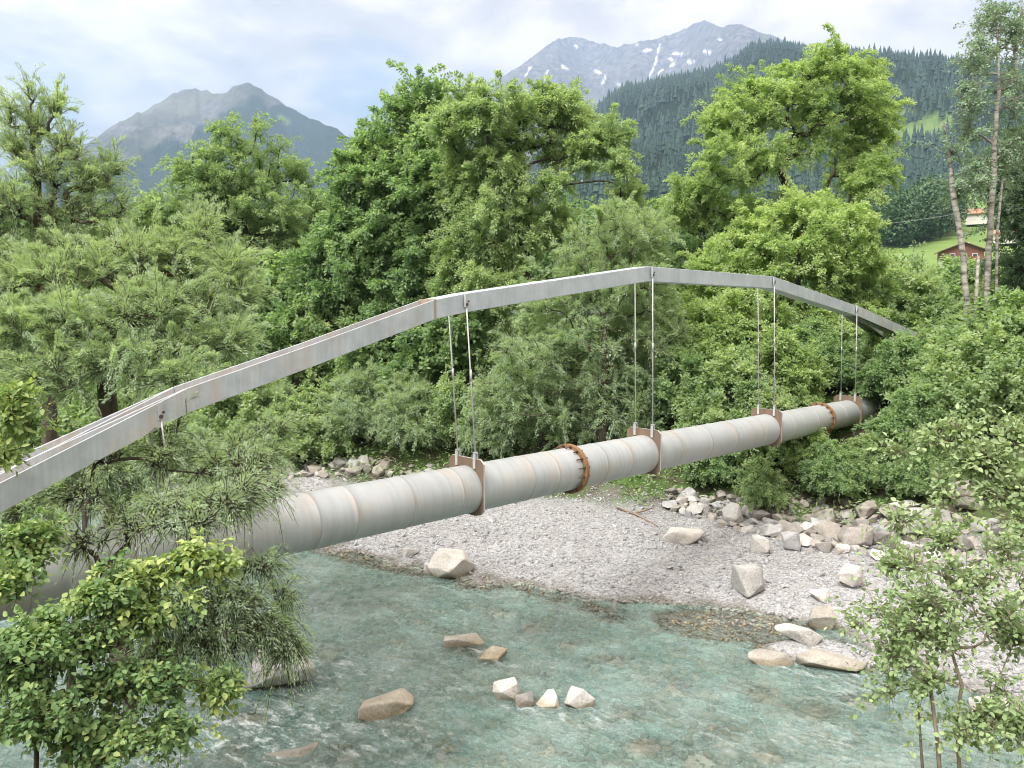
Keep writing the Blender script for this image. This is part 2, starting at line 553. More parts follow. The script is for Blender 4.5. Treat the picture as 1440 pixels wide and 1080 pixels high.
# ---- water
def water_material():
    t = NT('glacial_water')
    p = t.pos('World')
    flow = math.radians(-38)
    v = t.mapv(p, (1, 1, 1), (0, 0, -flow))
    vs = t.mapv(v, (.8, 1.35, 1))
    n1 = t.noise(vs, 1.3, 3, .5, .6)
    n2 = t.noise(vs, 4.2, 4, .6, .8)
    n3 = t.noise(vs, 13, 3, .6, .3)
    rough = t.attr('rough')
    h = t.math('ADD', t.math('ADD', t.math('MULTIPLY', n1, 1.0), t.math('MULTIPLY', n2, .45)), t.math('MULTIPLY', n3, .26))
    b = t.n('ShaderNodeBump'); t.l(h, b.inputs['Height']); b.inputs['Distance'].default_value = .24
    t.l(t.math('ADD', t.math('MULTIPLY', rough, .5), .5), b.inputs['Strength'])
    nrm = b.outputs[0]
    dep = t.attr('depth')
    turb = t.math('SUBTRACT', 1.0, t.math('POWER', 2.718, t.math('MULTIPLY', t.math('MAXIMUM', t.math('SUBTRACT', dep, .05), 0.0), -4.2)))
    col = t.ramp(t.noise(p, .75, 6, .62, .5), [(.34, (.185, .375, .33)), (.5, (.325, .525, .475)), (.66, (.465, .645, .595))])
    dif = t.n('ShaderNodeBsdfDiffuse'); t.l(col, dif.inputs[0]); t.l(nrm, dif.inputs['Normal'])
    tra = t.n('ShaderNodeBsdfTransparent')
    t.l(t.ramp(dep, [(0, (.97, .98, .97)), (.6, (.62, .88, .82))]), tra.inputs[0])
    body = t.n('ShaderNodeMixShader'); t.l(turb, body.inputs[0]); t.l(tra.outputs[0], body.inputs[1]); t.l(dif.outputs[0], body.inputs[2])
    gl = t.n('ShaderNodeBsdfGlossy'); gl.inputs['Roughness'].default_value = .06; t.l(nrm, gl.inputs['Normal'])
    fr = t.n('ShaderNodeFresnel'); fr.inputs[0].default_value = 1.33; t.l(nrm, fr.inputs['Normal'])
    s1 = t.n('ShaderNodeMixShader'); t.l(fr.outputs[0], s1.inputs[0]); t.l(body.outputs[0], s1.inputs[1]); t.l(gl.outputs[0], s1.inputs[2])
    fm = t.math('MULTIPLY', t.ramp(t.math('ADD', t.math('MULTIPLY', n2, .55), t.math('MULTIPLY', t.noise(vs, 9, 6, .75, 1.0), .45)), [(.50, 0.0), (.70, 1.0)]), t.attr('foam'))
    # glints on the ripples, painted in as fine pale diffuse lines
    cr = t.noise(t.mapv(v, (1.0, 1.7, 1)), 3.4, 3, .55, 1.6)
    cl = t.ramp(t.math('ABSOLUTE', t.math('SUBTRACT', cr, .5)), [(.0, 1.0), (.022, 0.0)])
    cr2 = t.noise(t.mapv(v, (1.2, 1.9, 1)), 7.5, 3, .6, 1.2)
    cl2 = t.ramp(t.math('ABSOLUTE', t.math('SUBTRACT', cr2, .52)), [(.0, 1.0), (.03, 0.0)])
    painted_glint = t.math('MULTIPLY', t.math('ADD', t.math('MULTIPLY', cl, .55), t.math('MULTIPLY', cl2, .4)), t.ramp(n1, [(.38, .1), (.6, .75)]))
    painted_glint = t.math('MULTIPLY', t.math('MULTIPLY', painted_glint, .6), t.ramp(dep, [(.06, 0.0), (.25, 1.0)]))
    fm = t.math('MAXIMUM', fm, painted_glint)
    fd = t.n('ShaderNodeBsdfDiffuse'); fd.inputs[0].default_value = (.74, .78, .78, 1)
    s2 = t.n('ShaderNodeMixShader'); t.l(fm, s2.inputs[0]); t.l(s1.outputs[0], s2.inputs[1]); t.l(fd.outputs[0], s2.inputs[2])
    return t.done(s2.outputs[0])


wx = lines(-7, 9, .07, -60, 26, 1.09); wy = lines(8, 20, .07, -20, 34, 1.09)
WXg, WYg = np.meshgrid(wx, wy)
wxr, wyr = WXg.ravel(), WYg.ravel()
tz = terrain(wxr, wyr)
fa = math.radians(-38)
ua, va = wxr * math.cos(fa) + wyr * math.sin(fa), -wxr * math.sin(fa) + wyr * math.cos(fa)
SUNK = [(455, 915, 60), (350, 1010, 70), (480, 1060, 60), (880, 1005, 54), (620, 1056, 60), (560, 900, 46), (860, 925, 48), (905, 1050, 64), (765, 1050, 50), (1080, 1060, 60), (1210, 985, 56), (520, 850, 40), (700, 860, 44), (1075, 975, 44), (330, 1062, 56), (800, 905, 36)]
over = np.ones_like(wxr)
for a_, b_, w_ in SUNK + [(1015, 1035, 64), (985, 1066, 84), (1145, 1000, 74), (950, 965, 54), (745, 882, 44), (655, 908, 70), (690, 922, 56)]:
    r_ = ray(a_, b_); q_ = CAM - r_ * 6 / r_[2]
    over *= 1 - .32 * np.exp(-(((wxr - q_[0]) ** 2 + (wyr - q_[1]) ** 2) / (w_ * .46 * np.linalg.norm(q_ - CAM) / f) ** 2) ** 1.5)
foam_c = [(-4.0, 10.6, 2.2, 1.4, .8), (-2.2, 10.6, 1.6, .8, .55), (-3.2, 12.6, 1.6, .9, .5), (.9, 11.2, 1.2, .5, .35), (-1.5, 12.0, 1.5, .5, .4),
          (5.6, 11.9, 1.6, .5, .4), (4.4, 10.4, 2.0, .8, .3), (-1.0, 15.0, 2.4, 1.2, .16), (-9, 14, 4, 3, .5), (-14, 18, 6, 4, .6)]
foam = np.zeros_like(wxr)
for cx, cy, sx, sy, a in foam_c:
    foam = np.maximum(foam, a * np.exp(-((wxr - cx) / sx) ** 2 - ((wyr - cy) / sy) ** 2))
for a_, b_, k_ in [(398, 966, 1.5), (540, 1008, 1.2), (710, 986, .8), (738, 994, .6), (770, 994, .7), (812, 996, .9), (690, 924, .7), (1085, 934, 1.0), (1165, 943, 1.0), (655, 910, .7)]:
    r_ = ray(a_, b_); q_ = CAM - r_ * 6 / r_[2]
    cx, cy = q_[0] + .35 * k_ * math.cos(fa), q_[1] + .35 * k_ * math.sin(fa)
    la, lb = (wxr - cx) * math.cos(fa) + (wyr - cy) * math.sin(fa), -(wxr - cx) * math.sin(fa) + (wyr - cy) * math.cos(fa)
    foam = np.maximum(foam, .5 * np.exp(-(la / (.75 * k_)) ** 2 - (lb / (.38 * k_)) ** 2))
foam = np.maximum(foam, .05 + .12 * fbm(wxr * .5, wyr * .5, 6, 2))
wav = (.035 * fbm(ua * .8, va * 1.7, 1, 3) + .012 * fbm(ua * 3.2, va * 6, 2, 2)) * (.55 + 1.3 * foam) * sstep(0, .4, -tz + .05)
wz = wav
w = mesh_np('river_water', np.stack([wxr, wyr, wz], 1), grid_faces(len(wx), len(wy)), water_material(), smooth=True,
            attrs={'depth': ('POINT', np.clip(-tz, 0, 1) * over), 'foam': ('POINT', foam), 'rough': ('POINT', np.clip(.35 + foam, 0, 1))})
tag(w, 'clear turquoise mountain river with ripples and pale broken water', 'river', kind='structure')


# ---- pebbles
ICO = None


def ico():
    global ICO
    if ICO is None:
        bm = bmesh.new(); bmesh.ops.create_icosphere(bm, subdivisions=1, radius=1)
        ICO = (np.array([v.co[:] for v in bm.verts]), np.array([[v.index for v in fc.verts] for fc in bm.faces]))
        bm.free()
    return ICO


def pebbles(name, pos, size, mat, tint):
    V, Fc = ico()
    n = len(pos)
    sc = size[:, None] * rng.uniform(.55, 1.25, (n, 3)) * np.array([1, 1, .7])
    v = V[None] * (1 + rng.uniform(-.22, .22, (n, len(V), 1))) * sc[:, None]
    a = rng.uniform(0, 6.28, n); ca, sa = np.cos(a)[:, None], np.sin(a)[:, None]
    x, y = v[..., 0] * ca - v[..., 1] * sa, v[..., 0] * sa + v[..., 1] * ca
    tl = rng.normal(0, .35, n)[:, None]
    z = v[..., 2] + x * tl
    v = np.stack([x, y, z], -1) + pos[:, None]
    fc = (Fc[None] + (np.arange(n) * len(V))[:, None, None]).reshape(-1, 3)
    return mesh_np(name, v.reshape(-1, 3), fc, mat, attrs={'tint': ('FACE', np.repeat(tint, len(Fc)))})


def scatter(n, x0, x1, y0, y1, cond):
    q = np.stack([rng.uniform(x0, x1, n), rng.uniform(y0, y1, n)], 1)
    return q[cond(q[:, 0], q[:, 1])]


q = scatter(72000, -10, 13, 10, 27, lambda x, y: (sdist(x, y, SHORE) > -.8) & (sdist(x, y, BANK) < .8))
z = terrain(q[:, 0], q[:, 1])
keep = (z > -.08)
q, z = q[keep], z[keep]
sz = np.clip(rng.lognormal(-3.92, .5, len(q)), .011, .10)
o = pebbles('gravel', np.c_[q, z + sz * .15], sz, M['pebble'], np.clip(rng.normal(.55, .24, len(q)), 0, 1))
tag(o, 'loose pale grey pebbles covering the gravel bar', 'gravel', kind='stuff')
q = scatter(9000, -8, 9, 8.6, 20, lambda x, y: (sdist(x, y, SHORE) < .2))
z = terrain(q[:, 0], q[:, 1])
keep = z < .02
q, z = q[keep], z[keep]
sz = np.clip(rng.lognormal(-2.5, .55, len(q)), .03, .26)
sz = np.minimum(sz, np.maximum(.05, -z * .8))
o = pebbles('riverbed_stones', np.c_[q, z + sz * .1], sz, M['bed_pebble'], np.clip(rng.normal(.5, .28, len(q)), 0, 1))
tag(o, 'rounded stones lying on the river bed under the water', 'stones', kind='stuff')


# ------------------------------------------------------------------ rocks
def rock_mesh(seed, dims, npt=15, bev=.07, rough=.03):
    rr = random.Random(seed)
    bm = bmesh.new()
    for _ in range(npt):
        v = Vector((rr.gauss(0, 1), rr.gauss(0, 1), rr.gauss(0, 1))).normalized()
        k = max(abs(v.x), abs(v.y), abs(v.z))
        v = v.lerp(v / k * .85, .55) * rr.uniform(.82, 1.08)
        bm.verts.new(v)
    r = bmesh.ops.convex_hull(bm, input=bm.verts)
    bmesh.ops.delete(bm, geom=list({e for e in r['geom_interior'] + r['geom_unused'] if isinstance(e, bmesh.types.BMVert)}), context='VERTS')
    bmesh.ops.dissolve_limit(bm, angle_limit=.3, verts=bm.verts, edges=bm.edges)
    bmesh.ops.bevel(bm, geom=bm.edges[:], offset=bev, segments=2, affect='EDGES', profile=.6, clamp_overlap=True)
    bmesh.ops.triangulate(bm, faces=bm.faces[:])
    for _ in range(2):
        es = [e for e in bm.edges if e.calc_length() > .28]
        if es: bmesh.ops.subdivide_edges(bm, edges=es, cuts=1)
        bmesh.ops.triangulate(bm, faces=bm.faces[:])
    bm.normal_update()
    for v in bm.verts:
        n = float(fbm(v.co.x * 2.3 + seed, v.co.y * 2.3, v.co.z * 2.3, 3))
        v.co += v.normal * n * rough
        v.co = Vector((v.co.x * dims[0], v.co.y * dims[1], v.co.z * dims[2]))
    me = bpy.data.meshes.new('rock')
    bm.to_mesh(me); bm.free()
    for pl in me.polygons: pl.use_smooth = True
    return me


def rock(seed, px, py, wpx, hpx, mat, label, sink=.25, depthk=.8, rot=None, name='rock', group=None, tilt=0.0, npt=15):
    """rock whose foot is near pixel (px,py), wpx by hpx pixels large"""
    q, d = GH(px, py)
    wd, hd = wpx * d / f, hpx * d / f
    # height seen from above at ~20 deg: part of what is seen is the top face
    me = rock_mesh(seed, (wd / 2 * 1.02, wd / 2 * depthk, max(.05, hd / 2 / (1 - sink * .5))), npt)
    o = bpy.data.objects.new(name, me); COL.objects.link(o)
    me.materials.append(M[mat])
    z = float(terrain(q[0], q[1])[0])
    z = max(z, -.05) if z > -.3 else z
    wz_ = max(z, -.03)
    half = max(.05, hd / 2 / (1 - sink * .5))
    o.location = (q[0], q[1], wz_ + hd / 2 * (1 - 2 * sink) if sink < .7 else -.03 - half * .9)
    o.rotation_euler = (tilt * .5, tilt, rot if rot is not None else random.uniform(-.4, .4))
    tag(o, label, 'rock', group)
    return o


rock(11, 398, 962, 112, 66, 'rock_pale', 'large pale boulder in the river half hidden by the drooping willow', .18)
rock(12, 540, 1004, 92, 44, 'rock_ochre', 'flat tan slab of rock tilted in the rapids, standing alone', .3, .7, rot=.25, tilt=-.22)
rock(13, 710, 982, 48, 40, 'rock_pale', 'white angular rock at the left end of the row of three in the river', .25, tilt=.3)
rock(14, 738, 992, 34, 28, 'rock_brown', 'dark brown wet stone tucked behind the white angular rock in the river', .35)
rock(15, 770, 992, 40, 30, 'rock_pale', 'smallest pale stone, in the middle of the row of three in the river', .3)
rock(16, 812, 993, 52, 36, 'rock_pale', 'pale domed rock at the right end of the row of three in the river', .3, rot=.2)
rock(17, 655, 908, 70, 26, 'rock_ochre', 'low ochre stone barely under the water beside a rounder wet one', .55)
rock(18, 690, 922, 56, 26, 'rock_ochre', 'rounded wet ochre stone just breaking the surface in mid river', .5)
rock(19, 634, 808, 72, 46, 'rock_pale', 'big cream boulder at the tip of the gravel bar by the water', .2, tilt=.1)
rock(20, 607, 806, 28, 20, 'rock_pale', 'small cream stone touching the left side of the big shoreline boulder', .25)
rock(21, 574, 782, 34, 16, 'rock_pale', 'small flat stone on the water edge under the pipe', .3)
rock(22, 1047, 834, 62, 46, 'rock_grey', 'blocky pale grey boulder sitting alone on the gravel bar', .12, .8, rot=.5)
rock(23, 1196, 826, 38, 40, 'rock_pale', 'pale pointed stone leaning on the gravel right of the blocky boulder', .12, tilt=.35)
rock(24, 1122, 898, 72, 34, 'rock_pale', 'whitish rounded slab at the left tip of the gravel spit', .25)
rock(25, 1157, 884, 42, 44, 'rock_ochre', 'yellowish upright stone on the gravel spit behind the whitish slab', .15, tilt=-.2)
rock(26, 1085, 930, 88, 26, 'rock_ochre', 'long low cream ledge rock at the front edge of the spit', .35, .5, rot=-.1)
rock(27, 1165, 939, 112, 26, 'rock_ochre', 'long brownish ledge rock at the right front of the spit', .4, .45, rot=-.16)
rock(28, 1150, 845, 34, 22, 'rock_pale', 'small pale flat stone between the wet gravel and the dry bar', .2)
rock(29, 962, 758, 66, 24, 'rock_pale', 'low pale brownish flat boulder half buried high on the gravel bar', .3)
rock(30, 1068, 776, 34, 30, 'rock_pale', 'cream wedge shaped stone on the bar above the blocky boulder', .2, tilt=.4)
rock(31, 1112, 772, 36, 34, 'rock_pale', 'pale tilted stone between the bar and the stone bank', .2, tilt=-.4)
rock(32, 1292, 756, 98, 62, 'rock_grey', 'largest flat faced grey boulder in the stone bank at right', .15, .6, rot=.1, tilt=.1)
rock(33, 1215, 730, 40, 34, 'rock_brown', 'round brown boulder at the foot of the bushes left of the largest one', .15)
rock(34, 1360, 712, 60, 50, 'rock_brown', 'dark brown boulder under the bushes at the top of the stone bank', .2)
rock(35, 1205, 765, 56, 34, 'rock_brown', 'broad brown boulder in the middle of the stone bank', .2)
rock(36, 1338, 772, 56, 36, 'rock_brown', 'wide brown boulder right of the largest grey one', .2)
rock(37, 1390, 1006, 90, 50, 'rock_pale', 'pale boulder at the right edge behind the alder twigs', .3)
rock(38, 1015, 1035, 64, 34, 'rock_pale', 'pale yellow stone under water near the bottom of the view', .95)
rock(39, 985, 1066, 84, 30, 'rock_pale', 'ochre stone under water nearest the bottom of the view', .9)
rock(40, 1145, 1000, 74, 24, 'rock_brown', 'brown sunken stone in the water right of the pale yellow one', .95)
rock(41, 950, 965, 54, 20, 'rock_pale', 'dim greenish sunken stone right of the row of three rocks', .95)
rock(42, 745, 882, 44, 14, 'rock_brown', 'dark sunken stone in the calm water off the gravel bar', .85)
rock(43, 410, 1055, 80, 24, 'rock_pale', 'sunken tan rock in the rapids at the lower left', .6)
rock(44, 1262, 908, 60, 24, 'rock_grey', 'grey rock on the shore seen through the alder twigs', .2)

for k, (a_, b_, w_) in enumerate(SUNK):
    rock(60 + k, a_, b_, w_, w_ * .45, ['rock_pale', 'rock_ochre', 'rock_pale', 'rock_grey'][k % 4], 'blurred stone lying under the shallow water of the river', .8, name='sunken_stone', group='sunken stones in the river')

bases = [rock_mesh(100 + k, (1, random.uniform(.6, .9), random.uniform(.5, .75)), 14 + k % 4) for k in range(7)]
for k, b in enumerate(bases): b.materials.append(M[['rock_brown', 'rock_grey', 'rock_brown', 'rock_pale', 'rock_brown', 'rock_brown', 'rock_grey'][k]])


def rock_field(n, band, smin, smax, label, group, seed, name='stone'):
    rr = random.Random(seed)
    placed, k, tries = [], 0, 0
    while k < n and tries < n * 40:
        tries += 1
        px, py = band(rr)
        q, d = GH(px, py)
        r = rr.uniform(smin, smax) * (.6 + rr.random() ** 2 * .9)
        if any((q[0] - a) ** 2 + (q[1] - b) ** 2 < (.52 * (r + c)) ** 2 for a, b, c in placed): continue
        placed.append((q[0], q[1], r))
        o = bpy.data.objects.new(name, rr.choice(bases)); COL.objects.link(o)
        o.location = (q[0], q[1], q[2] + r * .22)
        o.scale = (r, r * rr.uniform(.8, 1.15), r * rr.uniform(.75, 1.2))
        o.rotation_euler = (rr.uniform(-.4, .4), rr.uniform(-.4, .4), rr.uniform(0, 6.28))
        tag(o, label, name, group)
        k += 1


def band_right(rr):
    px = rr.uniform(940, 1440)
    c = np.interp(px, [940, 1050, 1200, 1300, 1440], [705, 722, 742, 755, 775])
    w_ = np.interp(px, [940, 1050, 1200, 1440], [14, 28, 40, 40])
    return px, c + w_ * rr.uniform(-.9, 1)


rock_field(190, band_right, .17, .38, 'brown or grey angular boulder among the many in the stone bank below the bushes', 'boulders of the right stone bank', 5, 'boulder')


def band_small(rr):
    a, b = band_right(rr)
    return a, b + rr.uniform(-4, 22)


rock_field(130, band_small, .07, .15, 'small stone wedged among the boulders of the stone bank below the bushes', 'small stones of the stone bank', 6)


def band_left(rr):
    px = rr.uniform(385, 610)
    c = np.interp(px, [385, 500, 610], [660, 655, 662])
    return px, c + rr.uniform(-9, 14)


rock_field(60, band_left, .14, .32, 'small pinkish brown boulder among those along the far bank behind the pipe', 'boulders behind the pipe', 8)


def band_bar(rr):
    return rr.uniform(930, 1250), rr.uniform(755, 830)


rock_field(26, band_bar, .06, .14, 'small loose stone lying on the gravel below the stone bank', 'loose stones on the bar', 9)

mb = MB()
qa, _ = GH(868, 716); qb, _ = GH(925, 742); qm, _ = GH(895, 726)
mb.tube([qa + [0, 0, .03], qm + [0, 0, .05], qb + [0, 0, .03]], [.03, .036, .02], 7)
mb.tube([qm + [0, 0, .10], qm + [.5, .1, .22]], [.035, .012], 6)
tag(mb.build('driftwood', M['driftwood']), 'brown stick of driftwood lying on the gravel bar', 'driftwood')

# ------------------------------------------------------------------ pipe bridge
A0 = P(690, 681, 13.4)
ANG = math.atan2(.70910425, .70510366)
u = np.array([math.cos(ANG), math.sin(ANG), 0]); nn = np.array([math.sin(ANG), -math.cos(ANG), 0])
SLOPE = -.0105
R0 = .40


def loc(px, py, lat=0.0):
    """sight line of a pixel met with the bridge's own vertical plane, lat metres to its near side -> (along, height)"""
    r = ray(px, py); O = A0 + nn * lat
    s = ((O - CAM) @ nn) / (r @ nn)
    q = CAM + s * r - A0
    return float(q @ u), float(q[2])


def ax(t): return (t, 0, SLOPE * t)


br = empty('pipe_bridge', A0, ANG)
tag(br, 'grey steel pipe hung by thin rods from a galvanised arch beam across the river', 'pipe bridge')
HANG = [-5.45, -.55, 4.47, 9.92, 15.2, 20.4]
SEAMS = [-9.6, -8.2, -7.0, -6.1, -4.55, -3.55, -2.95, -1.95, -.95, .7, 1.35, 2.75, 3.55, 5.35, 6.6, 7.75, 9.0, 10.9, 12.3, 14.2, 16.2, 17.4, 18.6, 19.5]
SEAMS = [s_ + .001 for s_ in SEAMS]
ts = np.unique(np.concatenate([np.arange(-10.5, 22, .12)] + [[s_ - .014, s_ - .007, s_, s_ + .007, s_ + .014] for s_ in SEAMS]))
sd = 64
dmin = np.array([min(abs(t - s_) for s_ in SEAMS) for t in ts])
rad = R0 + np.where(dmin < .003, .006, np.where(dmin < .009, .004, 0.0))
ang = np.linspace(0, 2 * np.pi, sd, endpoint=False)
TT, AA = np.meshgrid(ts, ang, indexing='ij')
RR = rad[:, None] + 0 * AA
pv = np.stack([TT, RR * np.cos(AA), RR * np.sin(AA) + SLOPE * TT], -1).reshape(-1, 3)
i = np.arange(len(ts) * sd).reshape(len(ts), sd)
j = np.roll(i, -1, 1)
pf = np.stack([i[:-1].ravel(), i[1:].ravel(), j[1:].ravel(), j[:-1].ravel()], 1)
mesh_np('pipe', pv, pf, M['pipe'], br, smooth=True, attrs={
    'seam': ('POINT', np.repeat(np.exp(-(dmin / .22) ** 2), sd)), 'weld': ('POINT', np.repeat((dmin < .012) * 1.0, sd))})


def ring_mesh(t0, t1, ri, ro, m=0, mb=None, n=56):
    mb = mb or MB()
    vs, fs = [], []
    for k in range(n):
        a = 2 * math.pi * k / n
        for t, r in ((t0, ri), (t0, ro), (t1, ro), (t1, ri)):
            vs.append((t, r * math.cos(a), r * math.sin(a) + SLOPE * t))
    for k in range(n):
        for q_ in range(4):
            fs.append((k * 4 + q_, k * 4 + (q_ + 1) % 4, ((k + 1) % n) * 4 + (q_ + 1) % 4, ((k + 1) % n) * 4 + q_))
    mb.add(vs, fs, m)
    return mb


for t0 in (2.05, 13.2):
    fl = ring_mesh(t0 - .045, t0 + .0, .39, .475)
    ring_mesh(t0 + .012, t0 + .055, .39, .47, 0, fl)
    fo = fl.build('flange', M['rust'], br, .006)
    nb = 16
    for k in range(nb):
        a = 2 * math.pi * (k + .5) / nb
        y, z0 = .436 * math.cos(a), .436 * math.sin(a)
        b = MB()
        ext = .15 if k % 5 else .10
        b.tube([(t0 - .05 - ext, y, z0 + SLOPE * t0), (t0 + .085, y, z0 + SLOPE * t0)], .0125, 8)
        b.tube([(t0 - .082, y, z0 + SLOPE * t0), (t0 - .047, y, z0 + SLOPE * t0)], .023, 6, smooth=False)
        b.tube([(t0 + .057, y, z0 + SLOPE * t0), (t0 + .092, y, z0 + SLOPE * t0)], .023, 6, smooth=False)
        b.build('bolt', M['bolt'], fo)

# arch beam: height of its centre line at each kink, measured on its near face
HW, HH = .18, .15
KP = [(612, 435), (655, 426), (912, 385), (1087, 397), (1205, 437)]
K = [loc(a, b, HW) for a, b in KP]
box = [(-HW, -HH), (HW, -HH), (HW, HH), (-HW, HH)]
mb = MB(); mb.sweep(box, [(t, 0, z_) for t, z_ in K])
mb.build('arch_beam', M['galv'], br, .008)


def hbeam(name, path):
    mb = MB()
    for s_ in (-1, 1):
        y0, y1 = s_ * HW, s_ * (HW - .022)
        pr = [(min(y0, y1), -HH), (max(y0, y1), -HH), (max(y0, y1), HH), (min(y0, y1), HH)]
        mb.sweep(pr, path)
    w_ = HW - .022
    mb.sweep([(-w_, -.03), (w_, -.03), (w_, .03), (-w_, .03)], path, 1)
    return mb.build(name, [M['galv_rust'], M['web']], br, .004)


L0 = K[0]; L1 = loc(440, 500, HW); L2 = loc(262, 564, HW); L3 = loc(0, 692, HW)
hb = hbeam('arch_leg', [(L0[0] - .02, 0, L0[1] - .005), (L1[0], 0, L1[1]), (L2[0], 0, L2[1])])
dt, dz = L3[0] - L2[0], L3[1] - L2[1]
for s_ in (-1, 1):   # the beam forks into two splayed legs
    p0 = np.array([L2[0] - .015, s_ * -.02 if False else 0, L2[1]])
    hbeam('arch_leg', [(L2[0] - .012, -s_ * .006, L2[1] - .004 - .003 * (s_ > 0)), (L2[0] + dt * 2.3, -s_ * .46, L2[1] + dz * 2.3 - .003 * (s_ > 0))])
R1 = K[-1]
for s_ in (-1, 1):
    hbeam('arch_leg', [(R1[0] + .02, -s_ * .03, R1[1] - .004 - .003 * (s_ > 0)), (R1[0] + 6.6, -s_ * .72, R1[1] - 1.42 - .003 * (s_ > 0))])
# joint plates of the beam
for (px, py), m_ in zip([(612, 435), (770, 402), (1156, 419)], ['web', 'galv_rust', 'galv_rust']):
    t = loc(px, py, HW)[0]; z_ = float(np.interp(t, [k[0] for k in K], [k[1] for k in K]))
    mb = MB(); mb.box((t, 0, z_), (.02, HW + .007, HH + .008)); mb.build('joint_plate', M[m_], br, .004)
t, z_ = L2

t, z_ = R1
mb = MB(); mb.box((t + .012, 0, z_), (.018, HW + .03, HH + .008)); mb.build('joint_plate', M['galv_rust'], br)

# hangers
TOP = [(225, 585), (655, 427), (915, 384), (1084, 397), (1203, 437)]
zb = lambda t: np.interp(t, [L3[0], L2[0], L1[0]] + [k[0] for k in K], [L3[1], L2[1], L1[1]] + [k[1] for k in K])
for h, tb in enumerate(HANG[:5]):
    zc = SLOPE * tb
    # saddle plate, the pipe passes through it
    prof = [(-.35, .54), (.35, .54), (.43, .47), (.43, -.30), (.36, -.375), (.22, -.412), (-.22, -.412), (-.36, -.375), (-.43, -.30), (-.43, .47)]
    vs = [(tb + dx, y, z_ + zc) for dx in (-.017, .017) for y, z_ in prof]
    n_ = len(prof)
    mb = MB()
    mb.add(vs, [tuple(range(n_)), tuple(n_ + k for k in reversed(range(n_)))], 0)
    mb.add(vs, [(k, (k + 1) % n_, n_ + (k + 1) % n_, n_ + k) for k in range(n_)], 1)
    sadd = mb.build('saddle_plate', [M['plate'], M['plate_edge']], br, .004)
    tt = loc(TOP[h][0], TOP[h][1], .21)[0] if h else tb - .1
    if h > 1: tt = tb + (tt - tb) * .6
    for s_ in (-1, 1):
        mb = MB()
        y = -s_ * .22
        zt = float(zb(tt)) - .02
        mb.tube([(tt, y, zt + .05), (tb, y, zc + .58)], .012, 8)
        mb.tube([(tb + (tt - tb) * .5, y, (zc + zt) * .5 + .3), (tb + (tt - tb) * .52, y, (zc + zt) * .5 + .48)], .02, 8)
        ro = mb.build('hanger_rod', M['rod'], br)
        mb = MB()
        for dx in (-.028, .028):
            mb.box((tb + dx, y, zc + .51), (.008, .028, .13))
        mb.box((tb, y, zc + .635), (.036, .028, .014))
        mb.build('clevis', M['rod'], ro)
        mb = MB()
        mb.box((tt, y, zt + .06), (.028, .016, .10))
        mb.build('top_bracket', M['galv_rust'], ro)
        b = MB()
        yb = y - s_ * .03
        b.tube([(tt, y + s_ * .03, zt - .0), (tt, yb, zt - .0)], .026, 6, smooth=False)
        b.tube([(tt + .03, y + s_ * .03, zt + .05), (tt + .03, yb, zt + .05)], .017, 6, smooth=False)
        b.build('bolt', M['bolt'], ro)


# ------------------------------------------------------------------ trees
def leaf_mesh(name, pos, axis, nrm, L, W, mat, tint, parent, six=False):
    n = len(pos)
    axis = unit(axis); nrm = unit(nrm - axis * (nrm * axis).sum(1, keepdims=True))
    side = np.cross(axis, nrm)
    L, W = L[:, None], W[:, None]
    if six:
        v = np.stack([pos, pos + axis * L * .3 + side * W * .48 + nrm * W * .13, pos + axis * L * .68 + side * W * .40 + nrm * W * .10 - nrm * L * .04,
                      pos + axis * L - nrm * L * .14,
                      pos + axis * L * .68 - side * W * .40 + nrm * W * .10 - nrm * L * .04, pos + axis * L * .3 - side * W * .48 + nrm * W * .13], 1)
        b = np.array([[0, 1, 2, 3], [0, 3, 4, 5]])
    else:
        v = np.stack([pos, pos + axis * L * .45 + side * W * .5 + nrm * W * .12, pos + axis * L - nrm * L * .08, pos + axis * L * .45 - side * W * .5 + nrm * W * .12], 1)
        b = np.array([[0, 1, 2, 3]])
    k = v.shape[1]
    fc = (b[None] + (np.arange(n) * k)[:, None, None]).reshape(-1, 4)
    return mesh_np(name, v.reshape(-1, 3), fc, mat, parent, attrs={'tint': ('FACE', np.repeat(tint, len(b)))})


def twig_mesh_arrays(p0, p1, p2, r):
    """three-sided tapering twigs through p0,p1,p2 (vectorised)"""
    n = len(p0)
    d = unit(p2 - p0)
    a = unit(np.cross(d, np.array([.3, .2, .93])))
    b = np.cross(d, a)
    rows = []
    for p_, k in ((p0, 1.0), (p1, .7), (p2, .25)):
        for t in range(3):
            th = 2 * math.pi * t / 3
            rows.append(p_ + (a * math.cos(th) + b * math.sin(th)) * (r * k)[:, None])
    v = np.stack(rows, 1)
    base = []
    for s_ in range(2):
        for t in range(3):
            base.append([s_ * 3 + t, s_ * 3 + (t + 1) % 3, s_ * 3 + 3 + (t + 1) % 3, s_ * 3 + 3 + t])
    fc = (np.array(base)[None] + (np.arange(n) * 9)[:, None, None]).reshape(-1, 4)
    return v.reshape(-1, 3), fc


